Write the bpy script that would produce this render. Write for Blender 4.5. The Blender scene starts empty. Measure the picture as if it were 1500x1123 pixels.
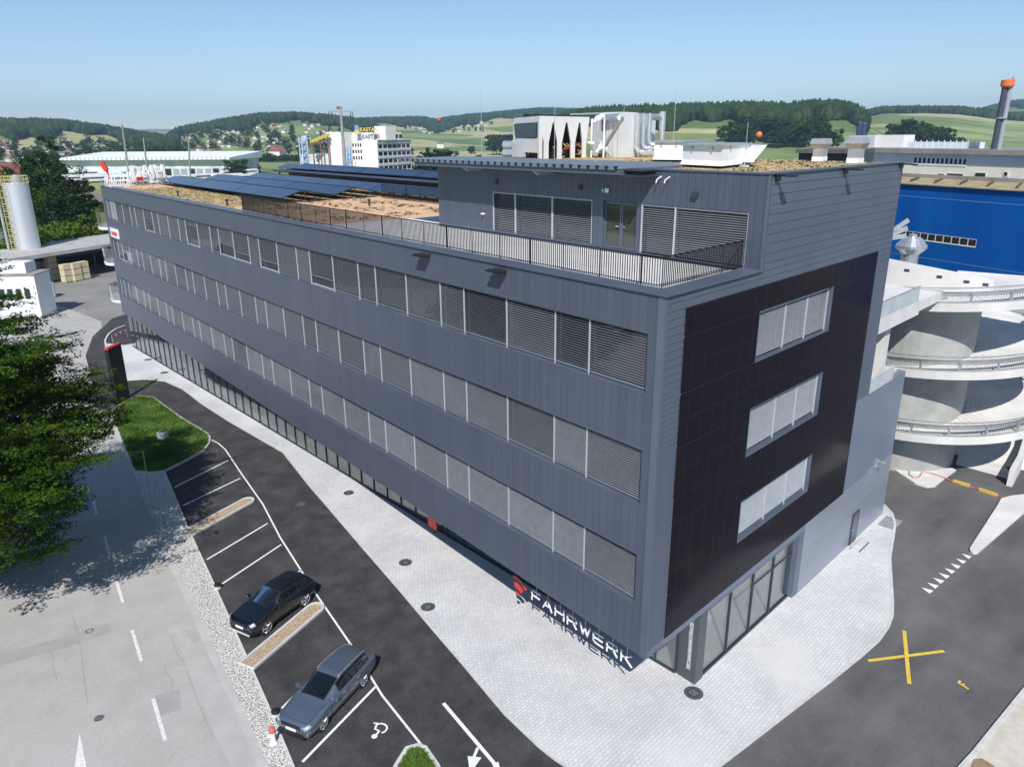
import bpy, math, random
import numpy as np
from mathutils import Matrix, Vector
random.seed(7); rng = np.random.default_rng(11)
R = math.radians
SC = bpy.context.scene
COL = SC.collection

# ------------------------------------------------------------------ camera
# world: origin under the near facade corner, +Y along the long facade, metres
CAM = np.array([-19.41, -15.57, 23.5])
FPX, PITCH, ROLL, YAW = 1095.87, R(18.428), R(0.452), R(50.64)
_fh = np.array([math.cos(YAW), math.sin(YAW), 0.]); _up = np.array([0, 0, 1.])
_r0 = np.cross(_fh, _up)
FW = _fh*math.cos(PITCH) - _up*math.sin(PITCH)
_d0 = -(_fh*math.sin(PITCH) + _up*math.cos(PITCH))
RT = _r0*math.cos(ROLL) + _d0*math.sin(ROLL)
DN = -_r0*math.sin(ROLL) + _d0*math.cos(ROLL)
cd = bpy.data.cameras.new('camera'); cam = bpy.data.objects.new('camera', cd); COL.objects.link(cam)
cd.sensor_width = 36; cd.lens = FPX/1500*36; cd.clip_start = 0.5; cd.clip_end = 30000
cam.matrix_world = Matrix(((RT[0], -DN[0], -FW[0], CAM[0]), (RT[1], -DN[1], -FW[1], CAM[1]),
                           (RT[2], -DN[2], -FW[2], CAM[2]), (0, 0, 0, 1)))
SC.camera = cam

# ------------------------------------------------------------------ light
SUN_AZ, SUN_EL = R(48+180), R(44)          # direction the sun stands in, from +X
w = bpy.data.worlds.new('World'); SC.world = w; w.use_nodes = True
nt = w.node_tree; bg = nt.nodes['Background']
sky = nt.nodes.new('ShaderNodeTexSky'); sky.sky_type = 'NISHITA'; sky.sun_disc = False
sky.sun_elevation = SUN_EL; sky.sun_rotation = R(90) - SUN_AZ
sky.altitude = 450; sky.air_density = 0.95; sky.dust_density = 0.0; sky.ozone_density = 3.5
nt.links.new(sky.outputs[0], bg.inputs[0]); bg.inputs[1].default_value = 0.102
sd = bpy.data.lights.new('sun', 'SUN'); sd.energy = 4.7; sd.angle = R(0.5); sd.color = (1, .965, .91)
sun = bpy.data.objects.new('sun', sd); COL.objects.link(sun)
_sv = Vector((math.cos(SUN_AZ)*math.cos(SUN_EL), math.sin(SUN_AZ)*math.cos(SUN_EL), math.sin(SUN_EL)))
sun.rotation_euler = _sv.to_track_quat('Z', 'Y').to_euler()
SC.view_settings.view_transform = 'Standard'; SC.view_settings.look = 'None'
SC.view_settings.exposure = 0.24; SC.view_settings.gamma = 1

# ------------------------------------------------------------------ survey helpers
def ray(x, y): return FW + RT*(x-750)/FPX + DN*(y-561.5)/FPX
def G(x, y, z=0.):                          # point of the place at height z seen at photo pixel x, y
    v = ray(x, y); return CAM + v*((z-CAM[2])/v[2])
def GP(pts, z=0.): return [tuple(G(x, y, z)[:2]) for x, y in pts]
def zoom(x0, y0, s, pts): return [(x0+x/s, y0+y/s) for x, y in pts]
def PX(X):                                  # photo column of a world direction
    v = np.asarray(X, float)-CAM; d = v@FW
    return 750+FPX*(v@RT)/d, 561.5+FPX*(v@DN)/d
def HZ(px):                                 # horizon row at a photo column
    return 561.5 - FPX*(FW[2]+RT[2]*(px-750)/FPX)/DN[2]
def AT(px, y, d):                           # point at horizontal distance d on a sight line
    v = ray(px, y); h = math.hypot(v[0], v[1]); return CAM+v/h*d
def ZAT(P, y):                              # height above P seen at row y
    lo, hi = -5., min(300., CAM[2]+1.6*math.hypot(P[0]-CAM[0], P[1]-CAM[1]))
    for _ in range(50):
        m = (lo+hi)/2
        if PX((P[0], P[1], m))[1] > y: lo = m
        else: hi = m
    return lo
EPS = R(5.808); CE, SE = math.cos(EPS), math.sin(EPS)
def LX(px, py, x0):                         # point of the plane x = x0 seen at a photo pixel
    v = ray(px, py); return CAM + v*((x0-CAM[0])/v[0])
def RF(a, off=0.): return (a*CE+off*SE, a*SE-off*CE)    # along the short facade, off outwards

# ------------------------------------------------------------------ materials
def principled(name):
    m = bpy.data.materials.new(name); m.use_nodes = True
    return m, m.node_tree, m.node_tree.nodes['Principled BSDF']
MATS = {}
def mat(name, c1, c2=None, sc=1., rough=.6, metal=0., bump=0., bsc=None, spec=.5, c3=None, sc3=.1, amt3=.5, contrast=(.35, .65), stretch=None, grain=0., gsc=11.):
    m, t, b = principled(name); MATS[name] = m
    b.inputs['Roughness'].default_value = rough; b.inputs['Metallic'].default_value = metal
    b.inputs['Specular IOR Level'].default_value = spec
    N, L = t.nodes.new, t.links.new
    geo = N('ShaderNodeNewGeometry'); src = geo.outputs['Position']
    if stretch:
        mp = N('ShaderNodeMapping'); mp.inputs['Scale'].default_value = stretch[:3]
        if len(stretch) > 3: mp.inputs['Rotation'].default_value = (0, 0, stretch[3])
        L(src, mp.inputs[0]); src = mp.outputs[0]
    if c2 is None: b.inputs['Base Color'].default_value = (*c1, 1); out = None
    else:
        n = N('ShaderNodeTexNoise'); n.inputs['Scale'].default_value = sc; n.inputs['Detail'].default_value = 6
        L(src, n.inputs['Vector'])
        r = N('ShaderNodeValToRGB'); r.color_ramp.elements[0].position, r.color_ramp.elements[1].position = contrast
        r.color_ramp.elements[0].color = (*c1, 1); r.color_ramp.elements[1].color = (*c2, 1)
        L(n.outputs['Fac'], r.inputs[0]); out = r.outputs[0]
        if c3 is not None:
            n3 = N('ShaderNodeTexNoise'); n3.inputs['Scale'].default_value = sc3; n3.inputs['Detail'].default_value = 10; n3.inputs['Roughness'].default_value = .68
            L(geo.outputs['Position'], n3.inputs['Vector'])
            r3 = N('ShaderNodeValToRGB'); r3.color_ramp.elements[0].position = .45; r3.color_ramp.elements[1].position = .7
            r3.color_ramp.elements[0].color = (0, 0, 0, 1); r3.color_ramp.elements[1].color = (amt3, amt3, amt3, 1)
            L(n3.outputs['Fac'], r3.inputs[0])
            mx = N('ShaderNodeMixRGB'); L(r3.outputs[0], mx.inputs[0]); L(out, mx.inputs[1]); mx.inputs[2].default_value = (*c3, 1)
            out = mx.outputs[0]
        if grain:
            n4 = N('ShaderNodeTexNoise'); n4.inputs['Scale'].default_value = gsc; n4.inputs['Detail'].default_value = 8; n4.inputs['Roughness'].default_value = .75; L(geo.outputs['Position'], n4.inputs['Vector'])
            r4 = N('ShaderNodeValToRGB'); r4.color_ramp.elements[0].position = .32; r4.color_ramp.elements[1].position = .68; g0_, g1_ = 1-grain, 1+grain
            r4.color_ramp.elements[0].color = (g0_, g0_, g0_, 1); r4.color_ramp.elements[1].color = (g1_, g1_, g1_, 1); L(n4.outputs['Fac'], r4.inputs[0])
            m4 = N('ShaderNodeMixRGB'); m4.blend_type = 'MULTIPLY'; m4.inputs[0].default_value = 1; L(out, m4.inputs[1]); L(r4.outputs[0], m4.inputs[2]); out = m4.outputs[0]
        L(out, b.inputs['Base Color'])
    if bump:
        n = N('ShaderNodeTexNoise'); n.inputs['Scale'].default_value = bsc or sc*4; n.inputs['Detail'].default_value = 4
        L(geo.outputs['Position'], n.inputs['Vector'])
        bp = N('ShaderNodeBump'); bp.inputs['Strength'].default_value = bump; bp.inputs['Distance'].default_value = .03
        L(n.outputs['Fac'], bp.inputs['Height']); L(bp.outputs[0], b.inputs['Normal'])
    return m
def cladding(name, base, axis, pitch, joint=.03, dark=.45, rough=.42, off=0., metal=.15, jrow=None):
    """metal cladding with joints every pitch metres along an axis ('y' / 'z' / 'a' = along the short facade)"""
    m, t, b = principled(name); N, L = t.nodes.new, t.links.new
    b.inputs['Roughness'].default_value = rough; b.inputs['Metallic'].default_value = metal
    geo = N('ShaderNodeNewGeometry'); sx = N('ShaderNodeSeparateXYZ'); L(geo.outputs['Position'], sx.inputs[0])
    src = sx.outputs[{'y': 1, 'z': 2, 'a': 0}[axis]]
    def M(op, a, bb):
        n = N('ShaderNodeMath'); n.operation = op
        for i, v in enumerate((a, bb)):
            if isinstance(v, (int, float)): n.inputs[i].default_value = v
            else: L(v, n.inputs[i])
        return n.outputs[0]
    u = M('DIVIDE', M('ADD', src, off), pitch); fr = M('FRACT', u, 0); cell = M('FLOOR', u, 0)
    j = M('LESS_THAN', fr, joint/pitch)
    wn = N('ShaderNodeTexWhiteNoise'); wn.noise_dimensions = '1D'; L(cell, wn.inputs['W'])
    ns = N('ShaderNodeTexNoise'); ns.inputs['Scale'].default_value = .35; ns.inputs['Detail'].default_value = 5; L(geo.outputs['Position'], ns.inputs['Vector'])
    v = M('ADD', M('ADD', M('MULTIPLY', wn.outputs['Value'], .12), .86), M('MULTIPLY', ns.outputs['Fac'], .22))
    v = M('MULTIPLY', v, M('SUBTRACT', 1.0, M('MULTIPLY', j, 1-dark)))
    mx = N('ShaderNodeMixRGB'); mx.blend_type = 'MULTIPLY'; mx.inputs[0].default_value = 1; mx.inputs[1].default_value = (*base, 1)
    L(v, mx.inputs[2]); L(mx.outputs[0], b.inputs['Base Color'])
    bp = N('ShaderNodeBump'); bp.inputs['Strength'].default_value = .5; bp.inputs['Distance'].default_value = .01; bp.invert = True
    n5 = N('ShaderNodeTexNoise'); n5.inputs['Scale'].default_value = 1.1; L(geo.outputs['Position'], n5.inputs['Vector']); L(M('ADD', j, M('MULTIPLY', n5.outputs['Fac'], .9)), bp.inputs['Height']); L(bp.outputs[0], b.inputs['Normal'])
    return m
def glassy(name, dark=(.012, .016, .018), ior=1.9, rough=.02, tint=(.9, .95, 1)):
    m = bpy.data.materials.new(name); m.use_nodes = True; t = m.node_tree; t.nodes.clear(); N, L = t.nodes.new, t.links.new
    o = N('ShaderNodeOutputMaterial'); mx = N('ShaderNodeMixShader'); d = N('ShaderNodeBsdfDiffuse'); g = N('ShaderNodeBsdfGlossy'); fr = N('ShaderNodeFresnel')
    d.inputs[0].default_value = (*dark, 1); g.inputs[0].default_value = (*tint, 1); g.inputs['Roughness'].default_value = rough; fr.inputs[0].default_value = ior
    L(fr.outputs[0], mx.inputs[0]); L(d.outputs[0], mx.inputs[1]); L(g.outputs[0], mx.inputs[2]); L(mx.outputs[0], o.inputs[0]); return m
def clear_glass(name, tint=(.8, .88, .9), fac=.25):
    m = bpy.data.materials.new(name); m.use_nodes = True; t = m.node_tree; t.nodes.clear(); N, L = t.nodes.new, t.links.new
    o = N('ShaderNodeOutputMaterial'); mx = N('ShaderNodeMixShader'); d = N('ShaderNodeBsdfTransparent'); g = N('ShaderNodeBsdfGlossy')
    d.inputs[0].default_value = (*tint, 1); g.inputs['Roughness'].default_value = .05; mx.inputs[0].default_value = fac
    L(d.outputs[0], mx.inputs[1]); L(g.outputs[0], mx.inputs[2]); L(mx.outputs[0], o.inputs[0]); return m
def shopglass(name, tint=(.80, .86, .86), ior=2.6):
    m = bpy.data.materials.new(name); m.use_nodes = True; t = m.node_tree; t.nodes.clear(); N, L = t.nodes.new, t.links.new
    o = N('ShaderNodeOutputMaterial'); mx = N('ShaderNodeMixShader'); d = N('ShaderNodeBsdfTransparent'); g = N('ShaderNodeBsdfGlossy'); fr = N('ShaderNodeFresnel'); ge = N('ShaderNodeNewGeometry'); ma = N('ShaderNodeMath'); ma.operation = 'MULTIPLY_ADD'; L(ge.outputs['Backfacing'], ma.inputs[0]); ma.inputs[1].default_value = 1/ior-ior; ma.inputs[2].default_value = ior; L(ma.outputs[0], fr.inputs[0])
    d.inputs[0].default_value = (*tint, 1); g.inputs['Roughness'].default_value = .01; L(fr.outputs[0], mx.inputs[0]); L(d.outputs[0], mx.inputs[1]); L(g.outputs[0], mx.inputs[2]); L(mx.outputs[0], o.inputs[0]); return m
def leafmat(name, a, b_, sc=.8, tr=.35):
    m = bpy.data.materials.new(name); m.use_nodes = True; t = m.node_tree; t.nodes.clear(); N, L = t.nodes.new, t.links.new
    o = N('ShaderNodeOutputMaterial'); mx = N('ShaderNodeMixShader'); d = N('ShaderNodeBsdfDiffuse'); g = N('ShaderNodeBsdfTranslucent')
    ge = N('ShaderNodeNewGeometry'); ns = N('ShaderNodeTexNoise'); ns.inputs['Scale'].default_value = sc; ns.inputs['Detail'].default_value = 3
    r = N('ShaderNodeValToRGB'); r.color_ramp.elements[0].position = .36; r.color_ramp.elements[1].position = .64
    r.color_ramp.elements[0].color = (*a, 1); r.color_ramp.elements[1].color = (*b_, 1)
    L(ge.outputs['Position'], ns.inputs['Vector']); L(ns.outputs['Fac'], r.inputs[0]); L(r.outputs[0], d.inputs[0]); L(r.outputs[0], g.inputs[0])
    mx.inputs[0].default_value = tr; L(d.outputs[0], mx.inputs[1]); L(g.outputs[0], mx.inputs[2]); L(mx.outputs[0], o.inputs[0]); return m
def brickmat(name, c1, c2, cm, bw, bh, mortar, ang, rough=.8, patch=None):
    m, t, b = principled(name); N, L = t.nodes.new, t.links.new
    geo = N('ShaderNodeNewGeometry'); mp = N('ShaderNodeMapping'); mp.inputs['Rotation'].default_value = (0, 0, ang); L(geo.outputs['Position'], mp.inputs[0])
    br = N('ShaderNodeTexBrick'); br.inputs['Color1'].default_value = (*c1, 1); br.inputs['Color2'].default_value = (*c2, 1); br.inputs['Mortar'].default_value = (*cm, 1)
    br.inputs['Scale'].default_value = 1; br.inputs['Brick Width'].default_value = bw; br.inputs['Row Height'].default_value = bh; br.inputs['Mortar Size'].default_value = mortar
    br.inputs['Mortar Smooth'].default_value = .3; L(mp.outputs[0], br.inputs[0])
    n = N('ShaderNodeTexNoise'); n.inputs['Scale'].default_value = .28; n.inputs['Detail'].default_value = 7; n.inputs['Roughness'].default_value = .6; L(geo.outputs['Position'], n.inputs['Vector'])
    r = N('ShaderNodeValToRGB'); r.color_ramp.elements[0].position = .36; r.color_ramp.elements[1].position = .6
    r.color_ramp.elements[0].color = (.84, .84, .86, 1); r.color_ramp.elements[1].color = (1, 1, 1, 1); L(n.outputs['Fac'], r.inputs[0])
    mx = N('ShaderNodeMixRGB'); mx.blend_type = 'MULTIPLY'; mx.inputs[0].default_value = 1; L(br.outputs[0], mx.inputs[1]); L(r.outputs[0], mx.inputs[2])
    out = mx.outputs[0]
    if patch:                                # sand swept over the joints
        n2 = N('ShaderNodeTexNoise'); n2.inputs['Scale'].default_value = .17; n2.inputs['Detail'].default_value = 4; L(geo.outputs['Position'], n2.inputs['Vector'])
        r2 = N('ShaderNodeValToRGB'); r2.color_ramp.elements[0].position = .54; r2.color_ramp.elements[1].position = .74; L(n2.outputs['Fac'], r2.inputs[0])
        m2 = N('ShaderNodeMixRGB'); L(r2.outputs[0], m2.inputs[0]); L(out, m2.inputs[1]); m2.inputs[2].default_value = (*patch, 1); out = m2.outputs[0]
    L(out, b.inputs['Base Color']); b.inputs['Roughness'].default_value = rough; return m

ASPH = mat('new_asphalt', (.030, .029, .030), (.045, .043, .044), .9, grain=.35, rough=.85, bump=.25, bsc=30, c3=(.105, .10, .10), sc3=.6, amt3=.55)
ASPH2 = mat('side_road_asphalt', (.075, .074, .076), (.118, .115, .117), .35, grain=.22, rough=.85, bump=.2, bsc=25, c3=(.17, .165, .165), sc3=.16, amt3=.7, stretch=(.35, 1.6, 1, R(-20)))
OLDRD = mat('old_road_asphalt', (.37, .355, .34), (.415, .40, .385), .8, grain=.13, rough=.9, bump=.2, bsc=40, c3=(.46, .445, .43), sc3=.12, amt3=.7)
PATCH = mat('road_patch_asphalt', (.32, .312, .305), (.36, .35, .34), 1.2, .9)
YARD = mat('yard_asphalt', (.20, .195, .19), (.27, .26, .25), .15, rough=.9, grain=.12)
PAVE = brickmat('pale_pavers', (.585, .585, .592), (.67, .67, .675), (.36, .36, .37), .25, .165, .011, -EPS, patch=(.63, .625, .62))
GRAVEL = mat('white_gravel', (.16, .15, .14), (.72, .70, .66), 14, .9, bump=1., bsc=14, contrast=(.38, .58))
TANGRV = mat('tan_gravel', (.30, .225, .15), (.50, .385, .27), 12, .95, bump=.6, bsc=14, contrast=(.4, .6))
KERB = mat('kerb_stone', (.50, .49, .48), (.60, .59, .575), 2, .8)
CONC = mat('pale_concrete', (.60, .59, .575), (.70, .69, .675), .6, .8, c3=(.50, .49, .48), sc3=.25, amt3=.5)
CONCG = mat('board_marked_concrete', (.30, .31, .30), (.40, .405, .39), .7, .85, c3=(.24, .25, .245), sc3=.3, amt3=.6, bump=.15, bsc=6)
PAINT = mat('white_road_paint', (.70, .70, .69), (.80, .80, .79), 6, .7)
OLDPAINT = mat('worn_road_paint', (.60, .595, .58), (.78, .775, .765), 5, .8)
YELLOW = mat('yellow_road_paint', (.62, .43, .04), (.74, .54, .08), 5, .7)
LAWN = mat('lawn_soil', (.045, .085, .015), (.075, .13, .025), 3, .95)
GRASSB = leafmat('grass_blade', (.055, .125, .016), (.17, .27, .06), .55, .3)
CLAD_Y = cladding('grey_metal_panels_upright', (.088, .106, .150), 'y', .385, joint=.022, dark=.62)
CLAD_P = cladding('grey_metal_panels_penthouse', (.082, .099, .140), 'y', .36, joint=.025, dark=.5)
CLAD_Z = mat('grey_metal_siding', (.094, .113, .160), (.110, .130, .182), .4, .40, metal=.15)
CLAD_F = mat('bounce_lit_corrugated_metal', (.165, .20, .275), (.19, .225, .30), .4, .36, metal=.2)  # siding grey made lighter: bounced and reflected light is painted into the colour
CLAD_S = cladding('bounce_lit_metal_sheet', (.25, .28, .335), 'z', 1.25, joint=.02, dark=.75, rough=.38, metal=.2)  # plaza light reflected on the lower wall is put into this paler grey
TRIM = mat('grey_metal_trim', (.105, .128, .178), (.122, .146, .20), .5, .38, metal=.2)
DARKMET = mat('dark_grey_metal', (.035, .042, .055), None, rough=.5)
BLACK = mat('black_metal', (.012, .013, .016), None, rough=.5)
GLASS = glassy('window_glass'); SHOPGL = shopglass('shop_glass')
BLIND = mat('blind_slat', (.27, .305, .34), (.32, .355, .39), 3, .35, metal=.3)
BLINDW = mat('pale_blind_slat', (.40, .44, .49), (.47, .51, .56), 3, .4, metal=.2)
RAILW = mat('blind_guide', (.50, .53, .57), None, rough=.4, metal=.2)
PVF = None
ROOFSOIL = mat('orange_roof_substrate', (.60, .36, .21), (.74, .48, .31), 2.5, .95, bump=.5, bsc=12, c3=(.26, .20, .07), sc3=.35, amt3=.25)
ROOFSED = mat('sedum_roof', (.26, .22, .07), (.64, .42, .24), 1.6, .95, bump=.5, bsc=9)
TERR = mat('terrace_slabs', (.62, .61, .60), (.70, .69, .68), .8, .8)
WHITEP = mat('white_painted_metal', (.76, .77, .78), (.82, .83, .84), .8, .4)
SILVER = mat('silver_duct', (.62, .64, .66), (.72, .74, .76), 2, .3, metal=.75)
GALV = mat('galvanised_metal', (.40, .42, .44), (.50, .52, .54), 3, .45, metal=.5)
RED = mat('red_paint', (.66, .035, .025), None, rough=.4)
SIGNW = mat('white_sign_letter', (.84, .84, .85), None, rough=.45)
BLUE = mat('blue_hall_cladding', (.001, .075, .33), (.002, .10, .39), .25, .6, spec=.1, stretch=(1, 1, .3))
CREAM = mat('cream_render', (.72, .68, .55), (.78, .74, .62), .6, .85)
WHITER = mat('white_render', (.72, .71, .69), (.80, .79, .77), .3, .85)
GREYR = mat('grey_flat_roof', (.22, .21, .19), (.30, .28, .25), .3, .9)
TANROOF = mat('weathered_roof', (.30, .24, .14), (.42, .34, .2), .6, .9)
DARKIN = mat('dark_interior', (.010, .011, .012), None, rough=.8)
BARK = mat('bark', (.10, .08, .06), (.16, .13, .10), 4, .9)
LEAF1 = leafmat('leaf_fresh', (.022, .060, .007), (.085, .155, .018), .7)
LEAF2 = leafmat('leaf_dark', (.024, .056, .012), (.054, .10, .020), .5)
LEAF5 = leafmat('leaf_field', (.034, .070, .018), (.085, .135, .034), .12)
LEAF3 = leafmat('leaf_bright', (.075, .135, .012), (.155, .225, .028), .6)
LEAF4 = leafmat('leaf_olive', (.036, .066, .018), (.074, .112, .032), .3)
FOREST = leafmat('forest_leaf', (.018, .042, .015), (.056, .088, .030), .05, .2)
HOUSEW = mat('house_wall', (.62, .60, .57), (.74, .73, .71), .05, .9)
HOUSER = mat('house_roof', (.13, .09, .075), (.26, .17, .13), .03, .9)
REDROOF = mat('red_tile_roof', (.26, .085, .06), (.32, .12, .085), .3, .9)
BALLAST = mat('track_ballast', (.14, .12, .10), (.22, .19, .16), 2, .95)
STEEL = mat('rail_steel', (.28, .25, .22), None, rough=.45, metal=.7)
def pv_mat(name, base, line, pu, pv_, lw=.03, ax=(1, 2), rough=.12, tint=None):
    m, t, b = principled(name); N, L = t.nodes.new, t.links.new
    b.inputs['Roughness'].default_value = rough; b.inputs['Specular IOR Level'].default_value = .28 if 'roof' in name else .06
    geo = N('ShaderNodeNewGeometry'); sx = N('ShaderNodeSeparateXYZ'); L(geo.outputs['Position'], sx.inputs[0])
    def M(op, a, bb):
        n = N('ShaderNodeMath'); n.operation = op
        for i, v in enumerate((a, bb)):
            if isinstance(v, (int, float)): n.inputs[i].default_value = v
            else: L(v, n.inputs[i])
        return n.outputs[0]
    u = M('DIVIDE', sx.outputs[ax[0]], pu); v = M('DIVIDE', sx.outputs[ax[1]], pv_)
    j = M('MAXIMUM', M('LESS_THAN', M('FRACT', u, 0), lw/pu), M('LESS_THAN', M('FRACT', v, 0), lw/pv_))
    cb = N('ShaderNodeCombineXYZ'); L(M('FLOOR', u, 0), cb.inputs[0]); L(M('FLOOR', v, 0), cb.inputs[1])
    wn = N('ShaderNodeTexWhiteNoise'); wn.noise_dimensions = '2D'; L(cb.outputs[0], wn.inputs['Vector'])
    mx = N('ShaderNodeMixRGB'); L(wn.outputs['Value'], mx.inputs[0]); mx.inputs[1].default_value = (*base, 1); mx.inputs[2].default_value = (*(tint or base), 1)
    m2 = N('ShaderNodeMixRGB'); L(j, m2.inputs[0]); L(mx.outputs[0], m2.inputs[1]); m2.inputs[2].default_value = (*line, 1)
    L(m2.outputs[0], b.inputs['Base Color']); return m
PVF = pv_mat('facade_solar_glass', (.010, .010, .017), (.024, .023, .030), .89*CE, 1.045, .03, (0, 2), .13, (.013, .010, .015))
PVR = pv_mat('roof_solar_glass', (.008, .018, .048), (.022, .028, .04), 1.13, 50., .03, (1, 0), .12, (.011, .023, .058))

# ------------------------------------------------------------------ mesh builder
class MB:
    def __init__(s): s.v = []; s.f = []; s.mi = []; s.k = 0
    def face(s, *pts):
        n = len(s.v); s.v += [tuple(map(float, p)) for p in pts]; s.f.append(tuple(range(n, n+len(pts)))); s.mi.append(s.k); return s
    def idx(s, verts, faces):
        n = len(s.v); s.v += [tuple(map(float, p)) for p in verts]
        for f in faces: s.f.append(tuple(n+i for i in f)); s.mi.append(s.k)
        return s
    def hexa(s, a, b):                       # two loops of the same length, b above a
        n = len(a); return s.idx(list(a)+list(b), [tuple(range(n-1, -1, -1)), tuple(range(n, 2*n))]+[(i, (i+1) % n, n+(i+1) % n, n+i) for i in range(n)])
    def prism(s, pts, z0, z1):
        ar = sum(pts[i][0]*pts[(i+1) % len(pts)][1]-pts[(i+1) % len(pts)][0]*pts[i][1] for i in range(len(pts)))
        if ar < 0: pts = pts[::-1]
        return s.hexa([(x, y, z0) for x, y in pts], [(x, y, z1) for x, y in pts])
    def box(s, x0, x1, y0, y1, z0, z1): return s.prism([(x0, y0), (x1, y0), (x1, y1), (x0, y1)], z0, z1)
    def sheet(s, pts, z):
        ar = sum(pts[i][0]*pts[(i+1) % len(pts)][1]-pts[(i+1) % len(pts)][0]*pts[i][1] for i in range(len(pts)))
        if ar < 0: pts = pts[::-1]
        return s.face(*[(x, y, z) for x, y in pts])
    def rbox(s, cx, cy, z0, l, wd, h, ang=0.):
        c, q = math.cos(ang), math.sin(ang)
        return s.prism([(cx+c*u-q*v, cy+q*u+c*v) for u, v in ((-l/2, -wd/2), (l/2, -wd/2), (l/2, wd/2), (-l/2, wd/2))], z0, z0+h)
    def rfbox(s, a0, a1, o0, o1, z0, z1):    # box in short-facade coordinates (o = outwards)
        return s.prism([RF(a0, o0), RF(a1, o0), RF(a1, o1), RF(a0, o1)], z0, z1)
    def bar(s, p, q, w_, h_=None):           # square bar between two points
        p, q = Vector(p), Vector(q); d = (q-p).normalized(); h_ = h_ or w_
        u = d.cross(Vector((0, 0, 1)));  u = Vector((1, 0, 0)) if u.length < 1e-4 else u.normalized()
        v = u.cross(d).normalized(); u = u*w_/2; v = v*h_/2
        return s.hexa([p-u-v, p+u-v, p+u+v, p-u+v], [q-u-v, q+u-v, q+u+v, q-u+v])
    def tube(s, pts, r, n=8):
        P = [Vector(p) for p in pts]; rr = r if isinstance(r, (list, tuple)) else [r]*len(P); rings = []; up = Vector((0, 0, 1)); pu = None
        for i, p in enumerate(P):
            d = (P[min(i+1, len(P)-1)]-P[max(i-1, 0)]).normalized()
            u = pu-d*pu.dot(d) if pu is not None else d.cross(up if abs(d.z) < .95 else Vector((1, 0, 0)))
            u.normalize(); pu = u; v = d.cross(u)
            rings.append([p+u*rr[i]*math.cos(2*math.pi*k/n)+v*rr[i]*math.sin(2*math.pi*k/n) for k in range(n)])
        vs = [q for ring in rings for q in ring]; m = len(P)
        fs = [(i*n+k, i*n+(k+1) % n, (i+1)*n+(k+1) % n, (i+1)*n+k) for i in range(m-1) for k in range(n)]
        fs += [tuple(range(n-1, -1, -1)), tuple((m-1)*n+k for k in range(n))]
        return s.idx(vs, fs)
    def lathe(s, c, prof, n=16, axis='z', caps=True):
        vs = []
        for r, z in prof:
            for k in range(n):
                a = 2*math.pi*k/n; p = (r*math.cos(a), r*math.sin(a), z)
                vs.append((c[0]+p[0], c[1]+p[1], c[2]+p[2]) if axis == 'z' else ((c[0]+p[0], c[1]+p[2], c[2]+p[1])))
        m = len(prof); fs = [(i*n+k, i*n+(k+1) % n, (i+1)*n+(k+1) % n, (i+1)*n+k) for i in range(m-1) for k in range(n)]
        if caps: fs += [tuple(range(n-1, -1, -1)), tuple((m-1)*n+k for k in range(n))]
        return s.idx(vs, fs)
    def ribbon(s, pts, wd, z):               # flat strip along a ground polyline
        P = [Vector((p[0], p[1])) for p in pts]; n = len(P); off = []
        for i in range(n):
            d = (P[min(i+1, n-1)]-P[max(i-1, 0)]).normalized(); off.append(Vector((-d.y, d.x))*wd/2)
        for i in range(n-1):
            a, b, c, d = P[i]-off[i], P[i+1]-off[i+1], P[i+1]+off[i+1], P[i]+off[i]
            s.face(*[(q.x, q.y, z) for q in (a, b, c, d)])
        return s
    def kerb(s, pts, wd, z0, z1, closed=False):
        P = [Vector((p[0], p[1])) for p in pts]; n = len(P); L_ = []
        for i in range(n):
            a = P[(i-1) % n] if closed else P[max(i-1, 0)]; b = P[(i+1) % n] if closed else P[min(i+1, n-1)]
            d = (b-a).normalized(); o = Vector((-d.y, d.x))*wd/2; L_.append((P[i]-o, P[i]+o))
        vs = []
        for a, b in L_: vs += [(a.x, a.y, z0), (a.x, a.y, z1), (b.x, b.y, z1), (b.x, b.y, z0)]
        fs = []
        for i in range(n if closed else n-1):
            j = (i+1) % n
            for k in range(3): fs.append((4*i+k, 4*j+k, 4*j+k+1, 4*i+k+1))
        if not closed: fs += [(3, 2, 1, 0), (4*n-4, 4*n-3, 4*n-2, 4*n-1)]
        return s.idx(vs, fs)
    def build(s, name, mats, parent=None, smooth=False, shift=True):
        me = bpy.data.meshes.new(name); v = np.array(s.v, dtype=float)
        if parent is not None and shift: v = v-np.array(WORLD[parent.name])
        me.from_pydata(v.tolist(), [], s.f)
        for m in (mats if isinstance(mats, (list, tuple)) else [mats]): me.materials.append(m)
        if len(me.materials) > 1: me.polygons.foreach_set('material_index', s.mi)
        if smooth: me.polygons.foreach_set('use_smooth', [True]*len(me.polygons))
        me.update(); o = bpy.data.objects.new(name, me); COL.objects.link(o)
        if parent is not None: o.parent = parent; WORLD[o.name] = WORLD[parent.name]
        else: WORLD[o.name] = (0, 0, 0)
        return o
WORLD = {}
def tag(o, label, cat, group=None):
    o['label'] = label; o['category'] = cat
    if group: o['group'] = group
    return o
def thing(name, label, cat, loc=(0, 0, 0), group=None):
    o = bpy.data.objects.new(name, None); COL.objects.link(o); o.location = loc; o.empty_display_size = .3
    WORLD[o.name] = tuple(loc); return tag(o, label, cat, group)
def structure(o): o['kind'] = 'structure'; return o
def stuff(o): o['kind'] = 'stuff'; return o
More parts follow.
